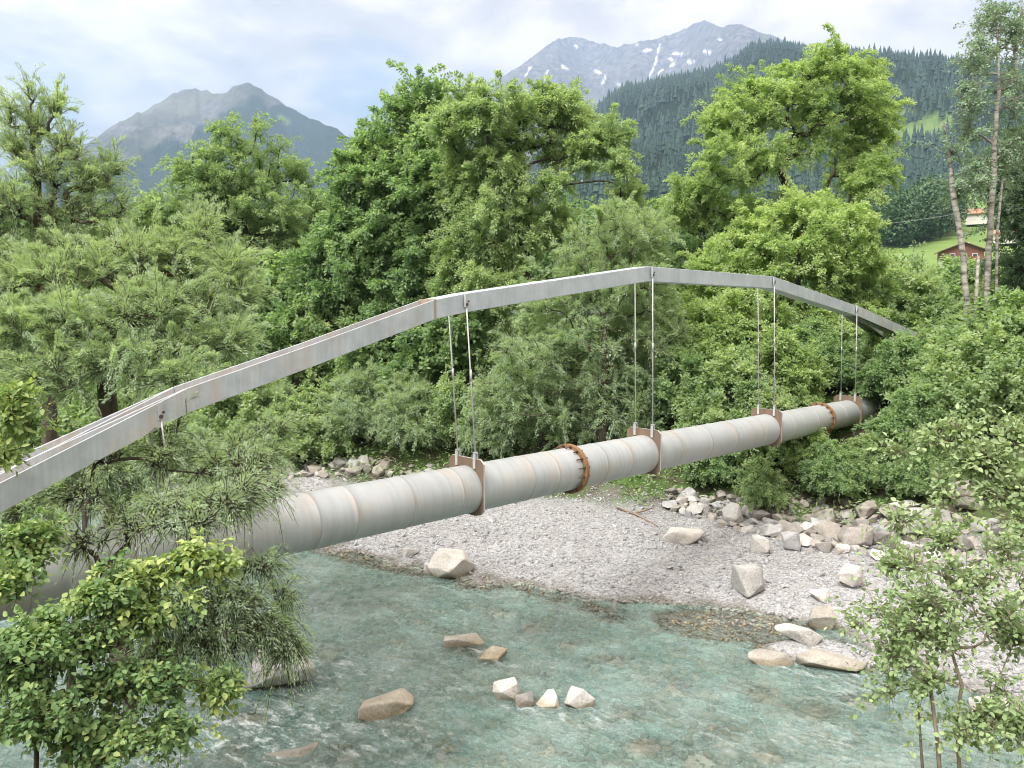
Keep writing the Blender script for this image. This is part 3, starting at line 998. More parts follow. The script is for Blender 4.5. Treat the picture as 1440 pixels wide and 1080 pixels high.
def tree(name, label, cat, base, ells, trunk, n_clump, n_leaf, leaf, mat, bark, r_base=.2, clump_r=.8, twigs=9, seed=1, up=.6, droop=.15,
         along=.5, twig_up=.3, crown_low=.35, shell=.45, six=False, twig_r=.006, group=None, gain=.45, tint_mu=.5, extra=None, limb_min=.008, sub=0.5, spray=.2):
    """base: world xyz. ells: (centre xyz, radii xyz) world. trunk: list of world points from base up."""
    rg = np.random.default_rng(seed)
    base = np.array(base, float)
    root = empty(name, base)
    tag(root, label, cat, group)
    vol = np.array([abs(np.prod(e[1])) ** .7 for e in ells])
    ells = [(c, np.maximum(np.array(r) - clump_r * .55, np.array(r) * .35)) for c, r in ells]
    cnt = rg.multinomial(n_clump, vol / vol.sum())
    tg = []
    for (c, r), k in zip(ells, cnt):
        d = unit(rg.normal(size=(k, 3)))
        rr = rg.random(k) ** shell * np.where(rg.random(k) < .16, rg.uniform(1.05, 1.38, k), 1.0)
        tg.append(np.array(c) + d * rr[:, None] * np.array(r))
    tg = np.concatenate(tg)
    # skeleton
    tp = [np.array(q, float) for q in trunk]
    nodes, par = [tp[0]], [-1]
    for a, b in zip(tp[:-1], tp[1:]):
        m = max(2, int(np.linalg.norm(b - a) / .45))
        for k in range(1, m + 1):
            nodes.append(a + (b - a) * k / m + rg.normal(0, .015, 3)); par.append(len(nodes) - 2)
    nt = len(nodes)
    chains = [list(range(nt))]
    zlow = tp[0][2] + (tp[-1][2] - tp[0][2]) * crown_low
    ok0 = np.array([q[2] >= zlow for q in nodes])
    if not ok0.any(): ok0[-1] = True
    arr = np.zeros((nt + n_clump * 14 + 10, 3)); arr[:nt] = nodes
    okk = np.zeros(len(arr), bool); okk[:nt] = ok0
    par = par + [0] * (len(arr) - nt)
    par = np.array(par)
    cntn = nt
    tips = []
    axis_pt = np.array(tp[-1]) * .5 + np.array([tp[0][0], tp[0][1], zlow]) * .5
    order = np.argsort(np.linalg.norm((tg - axis_pt) * [1, 1, .6], axis=1))
    for q in tg[order]:
        dv = q - arr[:cntn]
        d = np.linalg.norm(dv, axis=1)
        cost = d * (1 + .9 * np.clip(-dv[:, 2] / np.maximum(d, .1), 0, 1)) + np.where(okk[:cntn], 0, 1e6)
        s_ = int(np.argmin(cost))
        a = arr[s_]; dist = d[s_]
        m = int(np.clip(dist / sub, 2, 12))
        pd = unit(arr[s_] - arr[par[s_]]) if s_ > 0 else np.array([0, 0, 1.0])
        ctrl = a + (q - a) * .45 + pd * dist * .18 + np.array([0, 0, dist * .10])
        ch = [s_]; prev = s_
        if cntn + m >= len(arr): break
        for k in range(1, m + 1):
            t = k / m
            pt = a * (1 - t) ** 2 + ctrl * 2 * t * (1 - t) + q * t * t + (rg.normal(0, .03 * dist / m + .01, 3) if k < m else 0)
            arr[cntn] = pt; par[cntn] = prev; okk[cntn] = True
            prev = cntn; ch.append(cntn); cntn += 1
        chains.append(ch); tips.append(prev)
    load = np.zeros(cntn)
    for q in tips: load[q] += 1
    for k in range(cntn - 1, 0, -1): load[par[k]] += load[k]
    r0 = r_base / max(load[0], 1) ** gain
    rad = np.maximum(limb_min, r0 * np.maximum(load, .5) ** gain)
    hgt = np.clip((arr[:cntn, 2] - tp[0][2]) / max(.1, tp[-1][2] - tp[0][2]), 0, 1)
    mb = MB()
    for ci, ch in enumerate(chains):
        rr = [rad[c] for c in ch]
        if ci == 0:
            rr = [max(r_, r_base * (1 - .75 * hgt[c]) * .8) for r_, c in zip(rr, ch)]
            rr[0] *= 1.25
        else:
            rr[0] = min(rr[0], rr[1] * 1.15)
        mb.tube([arr[c] - base for c in ch], rr, 9 if ci == 0 else 5, caps=False)
    for pts, rs in (extra or []):
        mb.tube([np.array(q) - base for q in pts], rs, 8, caps=True)
    # twigs and leaves
    C = tg[order][:len(tips)]
    nC = len(C)
    cen = C.mean(0)
    rep = np.repeat(np.arange(nC), twigs)
    out = unit((C[rep] - cen) * [1, 1, .8] + rg.normal(0, .3, (len(rep), 3)))
    td = unit(rg.normal(size=(len(rep), 3)) + out * .55 + np.array([0, 0, twig_up]))
    crk = clump_r * rg.uniform(.6, 1.35, nC)
    tl = crk[rep] * rg.uniform(.5, 1.1, len(rep)) * np.where(rg.random(len(rep)) < spray, rg.uniform(1.5, 2.4, len(rep)), 1.0)
    p0 = C[rep]; p2 = p0 + td * tl[:, None] - np.array([0, 0, 1]) * (droop * tl)[:, None]
    p1 = p0 + td * tl[:, None] * .55 + np.array([0, 0, 1]) * (.08 * tl)[:, None]
    tv, tf = twig_mesh_arrays(p0 - base, p1 - base, p2 - base, np.full(len(rep), twig_r))
    b0 = len(mb.v)
    mb.v += [tuple(q) for q in tv.tolist()]
    mb.f += [tuple(q) for q in (tf + b0).tolist()]
    mb.m += [0] * len(tf); mb.sm += [True] * len(tf)
    me = bpy.data.meshes.new('trunk')
    me.from_pydata(mb.v, [], mb.f); me.materials.append(bark)
    me.polygons.foreach_set('use_smooth', mb.sm); me.update()
    o = bpy.data.objects.new('trunk', me); COL.objects.link(o); o.parent = root
    # leaves
    w_ = tl * (crk * rg.lognormal(0, .45, nC))[rep]; w_ = w_ / w_.sum()
    ti = rg.choice(len(rep), n_leaf, p=w_)
    tt = rg.random(n_leaf) ** .8
    a0, a1, a2 = p0[ti], p1[ti], p2[ti]
    pos = a0 * ((1 - tt) ** 2)[:, None] + (2 * a1 - .5 * a0 - .5 * a2) * (2 * tt * (1 - tt))[:, None] + a2 * (tt ** 2)[:, None]
    perp = unit(np.cross(td[ti], unit(rg.normal(size=(n_leaf, 3)))))
    Lf = leaf[0] * rg.uniform(.65, 1.3, n_leaf); Wf = leaf[1] * rg.uniform(.7, 1.25, n_leaf)
    pos = pos + perp * (Lf * .25)[:, None] + rg.normal(0, leaf[0] * .3, (n_leaf, 3))
    axis = unit(perp * (1 - along) + td[ti] * along + rg.normal(0, .18, (n_leaf, 3)) - np.array([0, 0, droop]))
    nrm = unit(np.array([0, 0, up]) + out[ti] * .35 + rg.normal(0, .5, (n_leaf, 3)))
    ctint = rg.normal(0, .13, nC)[rep][ti]
    tint = np.clip(tint_mu + ctint + rg.normal(0, .16, n_leaf) + .14 * (tt - .5), 0, 1)
    leaf_mesh('crown', pos - base, axis, nrm, Lf, Wf, mat, tint, root, six)
    return root


def E(px, py, rw, rh, d, rd=None):
    c = P(px, py, d)
    return (c, (rw * d / f, (rd if rd else .5 * (rw + rh) * d / f), rh * d / f))


def foot(px, d):
    q = P(px, 440, d)
    return np.array([q[0], q[1], H(q[0], q[1]) - .05])


# --- large trees of the far bank
def T(name, label, basepx, d, ells, trunkpx, **kw):
    b = foot(basepx, d)
    dd = kw.pop('dd', 0)
    tr = [b] + [P(x, y, d) for x, y in trunkpx]
    es = [E(*e[:4], d + (e[4] if len(e) > 4 else rng.uniform(-1, 1))) for e in ells]
    return tree(name, label, 'tree', b, es, tr, **kw)


T('deciduous_tree', 'round topped mid green tree in front of the left mountain', 345, 36,
  [(340, 215, 55, 50), (295, 250, 55, 55), (385, 255, 55, 60), (330, 300, 95, 65), (270, 320, 60, 60), (400, 330, 50, 70), (340, 385, 105, 80)],
  [(342, 420), (345, 330), (342, 250)], n_clump=380, n_leaf=130000, leaf=(.13, .06), mat=M['leaf_green'], bark=M['bark'], r_base=.22, clump_r=0.62, twigs=10, seed=21, tint_mu=.42)
T('maple_tree', 'tall dark green maple with dense foliage left of the umbrella shaped tree', 560, 31,
  [(575, 165, 45, 50), (535, 210, 55, 50), (600, 225, 50, 60), (505, 260, 48, 55), (565, 290, 75, 70), (630, 300, 45, 80), (500, 350, 70, 70), (575, 385, 85, 75), (450, 400, 50, 60), (520, 460, 110, 85), (610, 480, 70, 80)],
  [(560, 480), (565, 380), (570, 260), (575, 190)], n_clump=620, n_leaf=250000, leaf=(.15, .09), mat=M['leaf_dark'], bark=M['bark'], r_base=.28, clump_r=0.62, twigs=10, seed=22, tint_mu=.5, shell=.4)
T('ash_tree', 'umbrella shaped tree with bare arching limbs showing under its right side', 738, 28,
  [(690, 165, 55, 45), (745, 155, 60, 42), (800, 165, 55, 45), (845, 200, 40, 42), (868, 245, 28, 32), (665, 215, 45, 45), (735, 205, 60, 35), (805, 220, 45, 28), (690, 290, 70, 48), (650, 340, 55, 45), (720, 345, 60, 45), (640, 400, 50, 40), (645, 175, 42, 46), (648, 255, 45, 45), (705, 245, 50, 42), (700, 400, 60, 42), (775, 320, 42, 40), (765, 260, 40, 25), (880, 275, 24, 18)],
  [(736, 440), (740, 370), (748, 310), (746, 280)], n_clump=520, n_leaf=215000, leaf=(.118, .053), mat=M['leaf_green'], bark=M['bark'], r_base=0.17, clump_r=0.52, twigs=9, seed=23, crown_low=0.6, tint_mu=.62, shell=.5, gain=.5)
T('ash_tree', 'big spreading light green tree with dark limbs below the forested slope at right', 1105, 34,
  [(1160, 98, 50, 38), (1105, 128, 52, 46), (1195, 125, 46, 50), (1060, 175, 50, 50), (1150, 165, 75, 55), (1215, 190, 42, 50), (1020, 230, 55, 42), (1075, 225, 60, 38), (1200, 235, 50, 42), (1140, 215, 45, 26), (1045, 300, 50, 30), (1175, 295, 52, 30), (1105, 285, 40, 24), (980, 275, 48, 42), (1225, 255, 40, 38), (1020, 180, 42, 42), (965, 305, 36, 30), (1060, 130, 42, 36), (1222, 110, 30, 34), (1228, 160, 30, 38)],
  [(1100, 420), (1097, 350), (1101, 300), (1106, 262)], n_clump=430, n_leaf=190000, leaf=(.122, .056), mat=M['leaf_lime'], bark=M['bark'], r_base=0.2, clump_r=0.6, twigs=9, seed=24, crown_low=0.7, tint_mu=.45, shell=.5, gain=.5, twig_up=.7)
T('deciduous_tree', 'dark bluish green tree left of and below the big spreading tree', 990, 38,
  [(990, 300, 50, 40), (960, 330, 40, 45), (1030, 320, 40, 40), (985, 375, 70, 60)],
  [(988, 400), (990, 320)], n_clump=200, n_leaf=60000, leaf=(.16, .09), mat=M['leaf_dark'], bark=M['bark'], r_base=.2, clump_r=0.7, seed=25, tint_mu=.35)
T('willow_tree', 'large grey green willow behind the middle hanger rods', 850, 24.5,
  [(870, 325, 55, 45), (905, 345, 50, 55), (815, 370, 60, 50), (870, 410, 80, 60), (780, 440, 65, 60), (735, 510, 60, 65), (830, 500, 85, 70), (910, 470, 60, 80), (780, 580, 85, 50), (870, 580, 80, 50), (700, 570, 50, 45)],
  [(848, 560), (850, 470), (862, 370)], n_clump=560, n_leaf=210000, leaf=(.09, .025), mat=M['leaf_willow'], bark=M['bark_willow'], r_base=.16, clump_r=0.42, twigs=10, seed=26, spray=0.25, along=0.8, twig_up=.6, tint_mu=.36, shell=.38)
T('hazel_tree', 'bright yellow green bushy tree behind the right half of the arch', 1120, 29,
  [(1125, 310, 65, 42), (1065, 350, 65, 45), (1180, 340, 55, 50), (1015, 390, 50, 42), (1115, 385, 90, 55), (1210, 400, 42, 55), (1060, 440, 80, 55), (1150, 455, 85, 55), (985, 450, 45, 50)],
  [(1118, 480), (1122, 400), (1125, 330)], n_clump=480, n_leaf=170000, leaf=(.11, .068), mat=M['leaf_lime'], bark=M['bark'], r_base=.16, clump_r=0.48, twigs=10, seed=27, tint_mu=.52, shell=.4, twig_up=.6)
T('deciduous_tree', 'slim green tree filling the gap between the round topped tree and the maple', 440, 39,
  [(450, 300, 35, 35), (440, 350, 45, 50), (415, 420, 60, 60), (470, 430, 60, 60)],
  [(442, 430), (445, 330)], n_clump=180, n_leaf=55000, leaf=(.15, .08), mat=M['leaf_green'], bark=M['bark'], r_base=.15, clump_r=0.7, seed=28, tint_mu=.4)
T('deciduous_tree', 'dull green tree low behind the willow at left under the left mountain', 215, 34,
  [(215, 310, 45, 45), (190, 360, 60, 60), (245, 370, 60, 60), (215, 430, 90, 60)],
  [(216, 430), (215, 340)], n_clump=180, n_leaf=55000, leaf=(.15, .07), mat=M['leaf_green'], bark=M['bark'], r_base=.15, clump_r=0.7, seed=29, tint_mu=.4)
T('birch_tree', 'tall birch with a straight mottled white trunk and airy crown at the right edge', 1386, 24,
  [(1395, 35, 38, 35), (1425, 60, 35, 55), (1375, 85, 32, 38), (1365, 140, 28, 34), (1425, 130, 38, 45), (1360, 185, 22, 28), (1435, 200, 30, 45), (1405, 225, 25, 30), (1370, 250, 28, 36)],
  [(1387, 420), (1394, 300), (1401, 180), (1405, 80), (1400, 30)], n_clump=210, n_leaf=18000, leaf=(.075, .055), mat=M['leaf_birch'], bark=M['bark_birch'], r_base=0.085, clump_r=0.4, twigs=9, seed=30, crown_low=.5,
  extra=[([P(1399, 520, 24.2), P(1401, 420, 24.3), P(1402, 330, 24.4), P(1410, 250, 24.5)], [.055, .05, .042, .03])])
T('birch_tree', 'leaning birch trunk with a broken bare top beside the tall birch', 1366, 23.5,
  [(1345, 262, 30, 30), (1340, 215, 12, 14)],
  [(1360, 420), (1352, 340), (1340, 260), (1331, 190), (1327, 172)], n_clump=14, n_leaf=2200, leaf=(.085, .06), mat=M['leaf_birch'], bark=M['bark_birch'], r_base=0.085, clump_r=.5, seed=31, crown_low=.5,
  extra=[([P(1372, 510, 23.8), P(1372, 430, 23.8), P(1376, 360, 23.9)], [.06, .055, .045]), ([P(1331, 190, 23.5), P(1324, 172, 23.4)], [.03, .012])])
T('deciduous_tree', 'dark green tree cut by the right edge behind the birches', 1450, 27,
  [(1440, 215, 40, 60), (1425, 290, 42, 45), (1460, 300, 60, 80), (1440, 390, 50, 60), (1405, 255, 28, 34)],
  [(1450, 420), (1452, 330), (1450, 240)], n_clump=190, n_leaf=55000, leaf=(.10, .065), mat=M['leaf_birch'], bark=M['bark'], r_base=.18, clump_r=0.55, seed=32, tint_mu=.45)

# --- bushes of the far bank: three kinds built once, then copied
def bush(name, label, mat, leaf, nl, seed, **kw):
    es = [((0, 0, 1.3), (1.5, 1.4, 1.1)), ((.8, .2, .9), (1.0, 1.1, .9)), ((-.9, -.1, 1.0), (1.0, 1.1, .9)), ((.1, -.7, .7), (1.4, .9, .7)), ((-.1, .1, 2.1), (.8, .8, .6))]
    args = dict(n_clump=170, r_base=.07, clump_r=.34, twigs=9, crown_low=.05, shell=.35, sub=.4)
    args.update(kw)
    return tree(name, label, 'bush', (0, 0, -.1), es, [(0, 0, -.1), (.05, .05, .6), (0, 0, 1.2)], n_leaf=nl, leaf=leaf, mat=mat, bark=M['bark'], seed=seed, **args)


KIND = {
    'b': bush('broadleaf_bush', 'x', M['leaf_green'], (.10, .066), 34000, 41, tint_mu=.55),
    'd': bush('broadleaf_bush', 'x', M['leaf_dark'], (.105, .07), 34000, 42, tint_mu=.6),
    'w': bush('willow_bush', 'x', M['leaf_willow'], (.095, .024), 40000, 43, along=.7, twig_up=.5, tint_mu=.42),
    'l': bush('broadleaf_bush', 'x', M['leaf_lime'], (.10, .064), 32000, 44, tint_mu=.42),
}
used = set()


def put_bush(kind, px, d, s, label, dz=0.0, sz=1.0):
    src = KIND[kind]
    o = src if kind not in used else copy_tree(src)
    used.add(kind)
    b = foot(px, d)
    o.location = (b[0], b[1], b[2] + dz)
    o.scale = (s, s, s * sz)
    o.rotation_euler = (0, 0, rng.uniform(0, 6.28))
    tag(o, label, 'bush', 'bushes along the far bank')


BUSH = [
    ('b', 440, 27.2, 1.0, 'low green bush leftmost on the far bank behind the pipe'),
    ('w', 385, 28.0, 1.0, 'grey green willow bush on the far bank beside the foreground willow'),
    ('w', 500, 27.4, 1.0, 'pale willow bush above the pinkish boulders behind the pipe'),
    ('b', 470, 31.0, 1.5, 'taller green bush behind the pale willow bush under the maple'),
    ('w', 575, 26.8, .95, 'pale willow bush left of the first pair of visible rods'),
    ('d', 560, 30.0, 1.5, 'shady dark bush under the maple behind the left slope of the arch'),
    ('b', 640, 26.6, 1.0, 'green bush standing right behind the first brown saddle plate'),
    ('d', 650, 30.0, 1.6, 'dark bush seen between the first pair of rods and the willow'),
    ('w', 700, 25.6, .9, 'pale willow bush above the rusty flange of the pipe'),
    ('b', 770, 27.5, 1.2, 'mid green bush hidden partly by the large willow'),
    ('d', 950, 24.6, 1.05, 'dark green bush behind the second pair of rods'),
    ('b', 905, 24.6, .5, 'small green bush hanging over the gravel below the second saddle plate'),
    ('l', 985, 26.2, 1.2, 'lime green bush between the second and the third pair of rods'),
    ('b', 1030, 23.6, 1.1, 'leafy green bush above the pipe left of the third saddle plate'),
    ('d', 1010, 22.6, .6, 'dark bush under the pipe between the second and third saddle plates'),
    ('l', 1090, 25.0, 1.0, 'lime green bush behind the third pair of rods'),
    ('b', 1085, 22.4, .85, 'green bush spilling over the boulders below the third saddle plate'),
    ('d', 1150, 26.4, .9, 'dark bush between the third and the fourth pair of rods'),
    ('l', 1150, 21.6, .5, 'bright bush under the small far flange of the pipe'),
    ('b', 1225, 26.6, .9, 'green bush wrapping the far end of the pipe'),
    ('d', 1268, 24.2, .85, 'dark bush swallowing the end of the pipe at right'),
    ('b', 1225, 21.4, .55, 'green bush in front of the pipe end above the brown boulders'),
    ('l', 1305, 29.5, 1.0, 'lime bush where the arch beam disappears into the leaves'),
    ('b', 1345, 24.5, 1.05, 'green bush at the feet of the birches'),
    ('d', 1295, 21.6, .85, 'dark bush above the largest grey boulder'),
    ('b', 1375, 21.8, 1.15, 'green bush right of the dark one above the stone bank'),
    ('d', 1420, 22.6, 1.3, 'dark bush right of the birch trunks'),
    ('l', 1455, 21.4, .9, 'lime bush cut by the right edge above the stone bank'),
    ('d', 1345, 29.0, 1.35, 'dark tall bush behind the birch trunks below the chalet'),
    ('b', 1265, 31.0, 1.75, 'green bush below the meadow left of the chalet'),
    ('d', 1200, 30.0, 1.5, 'dark bush behind the right shoulder of the arch'),
    ('l', 1420, 29.0, 1.6, 'light green bush behind the tall birch below the far houses'),
    ('b', 1080, 30.0, 1.5, 'green bush deep behind the arch under the hazel tree'),
    ('b', 330, 27.0, 1.3, 'green bush on the far bank below the lower bend of the arch'),
    ('w', 265, 27.5, 1.4, 'willow bush on the far bank half hidden by the arch leg'),
    ('b', 180, 28.0, 1.5, 'green bush on the far bank under the wide pale willow'),
    ('d', 90, 28.5, 1.6, 'dark bush on the far bank deep behind the wide pale willow'),
    ('w', 10, 29.0, 1.6, 'willow bush on the far bank at the left edge'),
    ('d', 390, 32.0, 1.9, 'tall dark bush behind the bend of the arch under the round topped tree'),
    ('b', 1075, 20.9, .5, 'small green bush just above the boulders right of the gravel bar'),
    ('d', 1300, 20.4, .5, 'small dark bush touching the largest grey boulder'),
    ('d', 1180, 20.9, .55, 'small dark bush above the broad brown boulder'),
    ('b', 1380, 19.6, .55, 'small green bush above the dark brown boulder at right'),
    ('b', 1268, 44.0, 2.1, 'broad green bush at the lower edge of the meadow'),
    ('d', 1332, 46.0, 2.1, 'dark bush just below the red chalet'),
    ('d', 900, 28.5, 1.6, 'dark bush behind the large willow'),
]
for kk in BUSH: put_bush(*kk)

# small conifer near the chalet
def conifer_geom(pos, hgt, rg, tiers=9, per=16):
    """layers of drooping needle sprays round a stem"""
    n = tiers * per
    k = np.repeat(np.arange(tiers), per)
    fr = (k + rg.uniform(0, 1, n)) / tiers
    a = rg.uniform(0, 6.28, n)
    ln = hgt * .26 * (1 - fr) ** .85 + hgt * .015
    p = np.c_[np.zeros(n), np.zeros(n), hgt * (.08 + .9 * fr)] + pos
    d = np.c_[np.cos(a), np.sin(a), np.full(n, -.25)]
    return p, d, ln


cb = foot(1284, 62)
rt = empty('conifer', cb)
tag(rt, 'small dark bluish conifer left of the red chalet', 'conifer')
p_, d_, l_ = conifer_geom(np.zeros(3), 6.6, np.random.default_rng(3), 26, 34)
leaf_mesh('crown', p_, d_, np.tile([0, 0, 1.0], (len(p_), 1)) + np.random.default_rng(4).normal(0, .3, (len(p_), 3)), l_ * 1.1, l_ * .4, M['needles'], np.random.default_rng(5).random(len(p_)), rt)
mb = MB(); mb.tube([(0, 0, 0), (0, 0, 6.4)], [.16, .02], 7); mb.build('trunk', M['bark'], rt)
cb2 = foot(1440 - 1440 + 1312, 70)
mb = MB(); pb = P(1305, 412, 45.0); hz = H(pb[0], pb[1])
mb.tube([(0, 0, 0), (0, 0, P(1305, 396, 45.0)[2] - hz)], .045, 8)
mb.tube([(0, 0, P(1305, 396, 45.0)[2] - hz), (0, 0, P(1305, 395, 45.0)[2] - hz + .06)], .075, 8)
o = mb.build('marker_post', M['white_paint']); o.location = (pb[0], pb[1], hz)
tag(o, 'thin white marker post among the bushes below the chalet', 'post')

# undergrowth at the foot of the bushes
q = scatter(60000, -16, 16, 14, 34, lambda x, y: y > 0)
dbq = sdist(q[:, 0], q[:, 1], BANK)
kp = (dbq + .8 * fbm(q[:, 0] * .8, q[:, 1] * .8, 3, 2) > .15) & (dbq < 5) & (rng.random(len(q)) < np.clip(1.2 - dbq * .15, .15, 1))
q = q[kp]
z = terrain(q[:, 0], q[:, 1]) + rng.random(len(q)) ** 1.6 * .55
n_ = len(q)
o = leaf_mesh('undergrowth', np.c_[q, z], rng.normal(size=(n_, 3)) * [1, 1, .5] + [0, 0, .2], rng.normal(0, .4, (n_, 3)) + [0, 0, 1.0], rng.uniform(.08, .2, n_), rng.uniform(.04, .1, n_), M['leaf_green'], np.clip(rng.normal(.4, .2, n_), 0, 1), None)
tag(o, 'low leafy undergrowth between the bushes and the boulders', 'undergrowth', kind='stuff')

# background row of trees behind the front ones
bt = T('deciduous_tree', 'x', 520, 52, [(520, 330, 70, 50), (480, 380, 60, 50), (560, 380, 60, 50), (520, 400, 100, 50)], [(520, 420), (520, 350)],
       n_clump=110, n_leaf=30000, leaf=(.34, .2), mat=M['leaf_dark'], bark=M['bark'], r_base=.2, clump_r=1.3, seed=51, tint_mu=.4)
BT = [(470, 52, 1.0, 'dark tree far behind the maple, showing in gaps at its left'), (640, 55, 1.1, 'dark tree far behind, showing between the maple and the umbrella shaped tree'),
      (800, 54, 1.05, 'dark tree far behind the large willow'), (930, 56, 1.0, 'dark tree far behind, left of the big spreading tree'),
      (1070, 58, .95, 'dark tree far behind the hazel tree'), (1190, 60, .85, 'dark tree far behind the right shoulder of the arch'),
      (330, 54, 1.0, 'dark tree far behind the round topped tree'), (150, 50, 1.0, 'dark tree far behind the tall feathery willow'), (30, 48, 1.0, 'dark tree far behind at the left edge')]
for k, (px, d, s, lb) in enumerate(BT):
    o = bt if k == 0 else copy_tree(bt)
    b = foot(px, d); o.location = b; o.scale = (s, s, s); o.rotation_euler = (0, 0, k * 1.3)
    tag(o, lb, 'tree', 'dark trees behind the front row')

# --- foreground willows, bushes and twigs
def FT(name, label, cat, base, ells, trunk, **kw):
    es = [E(*e) for e in ells]
    return tree(name, label, cat, np.array(base), es, [np.array(base)] + [P(*q) for q in trunk], **kw)


def fbase(px, py, d):
    q = P(px, py, d); return np.array([q[0], q[1], H(q[0], q[1]) - .1])


FT('willow_tree', 'tall feathery willow with thin sprays rising against the sky at the left edge', 'tree', fbase(60, 500, 15.5),
   [(42, 140, 16, 30, 15.5), (50, 185, 34, 30, 15.5), (25, 215, 40, 30, 15.3), (95, 215, 38, 32, 15.6), (65, 250, 60, 30, 15.5), (130, 255, 40, 32, 15.8), (20, 290, 50, 40, 15), (100, 300, 60, 40, 15.6), (165, 300, 36, 36, 16), (15, 165, 24, 30, 15.2), (80, 160, 26, 26, 15.6), (160, 240, 26, 26, 16), (60, 350, 80, 40, 15.5), (150, 350, 45, 40, 16)],
   [(62, 420, 15.5), (55, 320, 15.5), (48, 220, 15.5), (42, 150, 15.5)], n_clump=230, n_leaf=58000, leaf=(.07, .016), mat=M['leaf_willow'], bark=M['bark_willow'], r_base=.14, clump_r=0.36, twigs=8, seed=61, spray=0.35, along=0.85, twig_up=.9, tint_mu=.30, shell=.55)
FT('willow_tree', 'wide pale willow growing behind and over the left leg of the arch', 'tree', fbase(150, 560, 13.0),
   [(285, 330, 30, 35, 14.5), (250, 375, 50, 40, 14.2), (320, 390, 38, 40, 14), (190, 370, 50, 40, 13.8), (120, 385, 60, 40, 13.5), (50, 400, 60, 45, 13.2), (285, 440, 62, 42, 13.6), (200, 440, 75, 45, 13.2), (110, 460, 80, 45, 12.8), (30, 470, 60, 50, 12.5), (260, 490, 50, 28, 13.2), (160, 510, 75, 35, 12.6), (330, 485, 45, 30, 13.4), (230, 535, 60, 26, 12.6), (60, 540, 75, 40, 12.2), (340, 430, 30, 40, 14)],
   [(150, 520, 13), (165, 460, 13), (200, 390, 13.6)], n_clump=520, n_leaf=200000, leaf=(.062, .0145), mat=M['leaf_willow'], bark=M['bark_willow'], r_base=.15, clump_r=0.34, twigs=8, seed=62, spray=0.45, along=0.85, twig_up=0.9, tint_mu=.55, shell=.42)
FT('willow_bush', 'willow growth hanging between the arch leg and the pipe at left', 'bush', fbase(170, 760, 11.6),
   [(330, 640, 42, 36, 11.8), (385, 610, 26, 26, 12.2), (250, 640, 60, 40, 11.4), (170, 660, 60, 40, 11.0), (90, 690, 60, 36, 10.6), (300, 690, 55, 28, 11.2), (210, 700, 60, 24, 11.0), (380, 645, 24, 24, 12), (30, 720, 40, 30, 10.3)],
   [(175, 720, 11.3), (200, 680, 11.2)], n_clump=260, n_leaf=70000, leaf=(.058, .0135), mat=M['leaf_willow'], bark=M['bark_willow'], r_base=.07, clump_r=0.28, twigs=10, seed=63, spray=0.4, along=0.82, twig_up=.2, droop=.3, tint_mu=.36, shell=.5)
FT('willow_bush', 'willow spray lying in front of the pipe at left', 'bush', fbase(60, 980, 7.4),
   [(320, 715, 30, 22, 8.4), (265, 735, 50, 24, 8.2), (190, 745, 50, 24, 8.0), (120, 765, 45, 22, 7.8), (340, 690, 22, 18, 8.6), (70, 745, 36, 22, 7.6), (330, 700, 44, 30, 9.0), (280, 712, 50, 30, 8.7), (352, 660, 40, 30, 9.5), (230, 715, 50, 26, 8.4), (385, 690, 24, 22, 9.4), (228, 645, 36, 30, 9.2), (240, 605, 30, 18, 9.4), (150, 645, 46, 22, 8.9), (120, 700, 40, 22, 8.6), (300, 660, 40, 24, 9.5)],
   [(110, 840, 7.6), (180, 765, 8.0)], n_clump=270, n_leaf=27000, leaf=(.052, .0115), mat=M['leaf_willow'], bark=M['bark'], r_base=.04, clump_r=0.2, twigs=9, seed=64, spray=0.4, along=0.82, twig_up=.2, droop=.25, tint_mu=.45, shell=.6, crown_low=.4)
FT('willow_bush', 'drooping olive willow branches over the water at the lower left', 'bush', fbase(80, 1100, 7.0),
   [(330, 850, 50, 34, 8.2), (375, 885, 36, 30, 8.4), (300, 890, 55, 32, 8.0), (260, 850, 45, 30, 7.8), (310, 908, 40, 20, 8.0), (230, 920, 45, 28, 7.7), (290, 820, 40, 22, 8.1), (395, 840, 18, 22, 8.6), (220, 860, 40, 30, 7.6), (400, 910, 24, 26, 8.5), (360, 800, 34, 18, 8.5)],
   [(160, 960, 7.4), (230, 900, 7.7)], n_clump=270, n_leaf=42000, leaf=(.046, .011), mat=M['leaf_willow'], bark=M['bark'], r_base=.05, clump_r=0.2, twigs=10, seed=65, spray=0.4, along=0.82, twig_up=-.1, droop=.45, tint_mu=0.22, shell=.5, crown_low=.5)
FT('dogwood_bush', 'bright broad leaved bush filling the lower left corner', 'bush', fbase(30, 1120, 5.9),
   [(60, 900, 60, 40, 5.9), (140, 850, 45, 24, 6.1), (40, 930, 70, 50, 5.7), (130, 910, 60, 40, 6.0), (200, 870, 45, 30, 6.3), (60, 1010, 80, 50, 5.6), (170, 970, 60, 40, 6.0), (250, 810, 40, 14, 6.6), (180, 820, 45, 16, 6.4), (300, 800, 22, 9, 6.8), (230, 960, 55, 26, 6.2), (310, 960, 40, 12, 6.5), (140, 1040, 70, 40, 5.8), (240, 1030, 40, 30, 6.0)],
   [(50, 1020, 5.8), (90, 920, 5.9)], n_clump=430, n_leaf=14500, leaf=(.047, .034), mat=M['leaf_near'], bark=M['bark'], r_base=0.018, clump_r=0.15, twigs=5, seed=66, six=True, along=.4, twig_up=.5, droop=.25, up=1.0, tint_mu=.42, shell=.6, crown_low=.2, twig_r=.003, limb_min=.004)
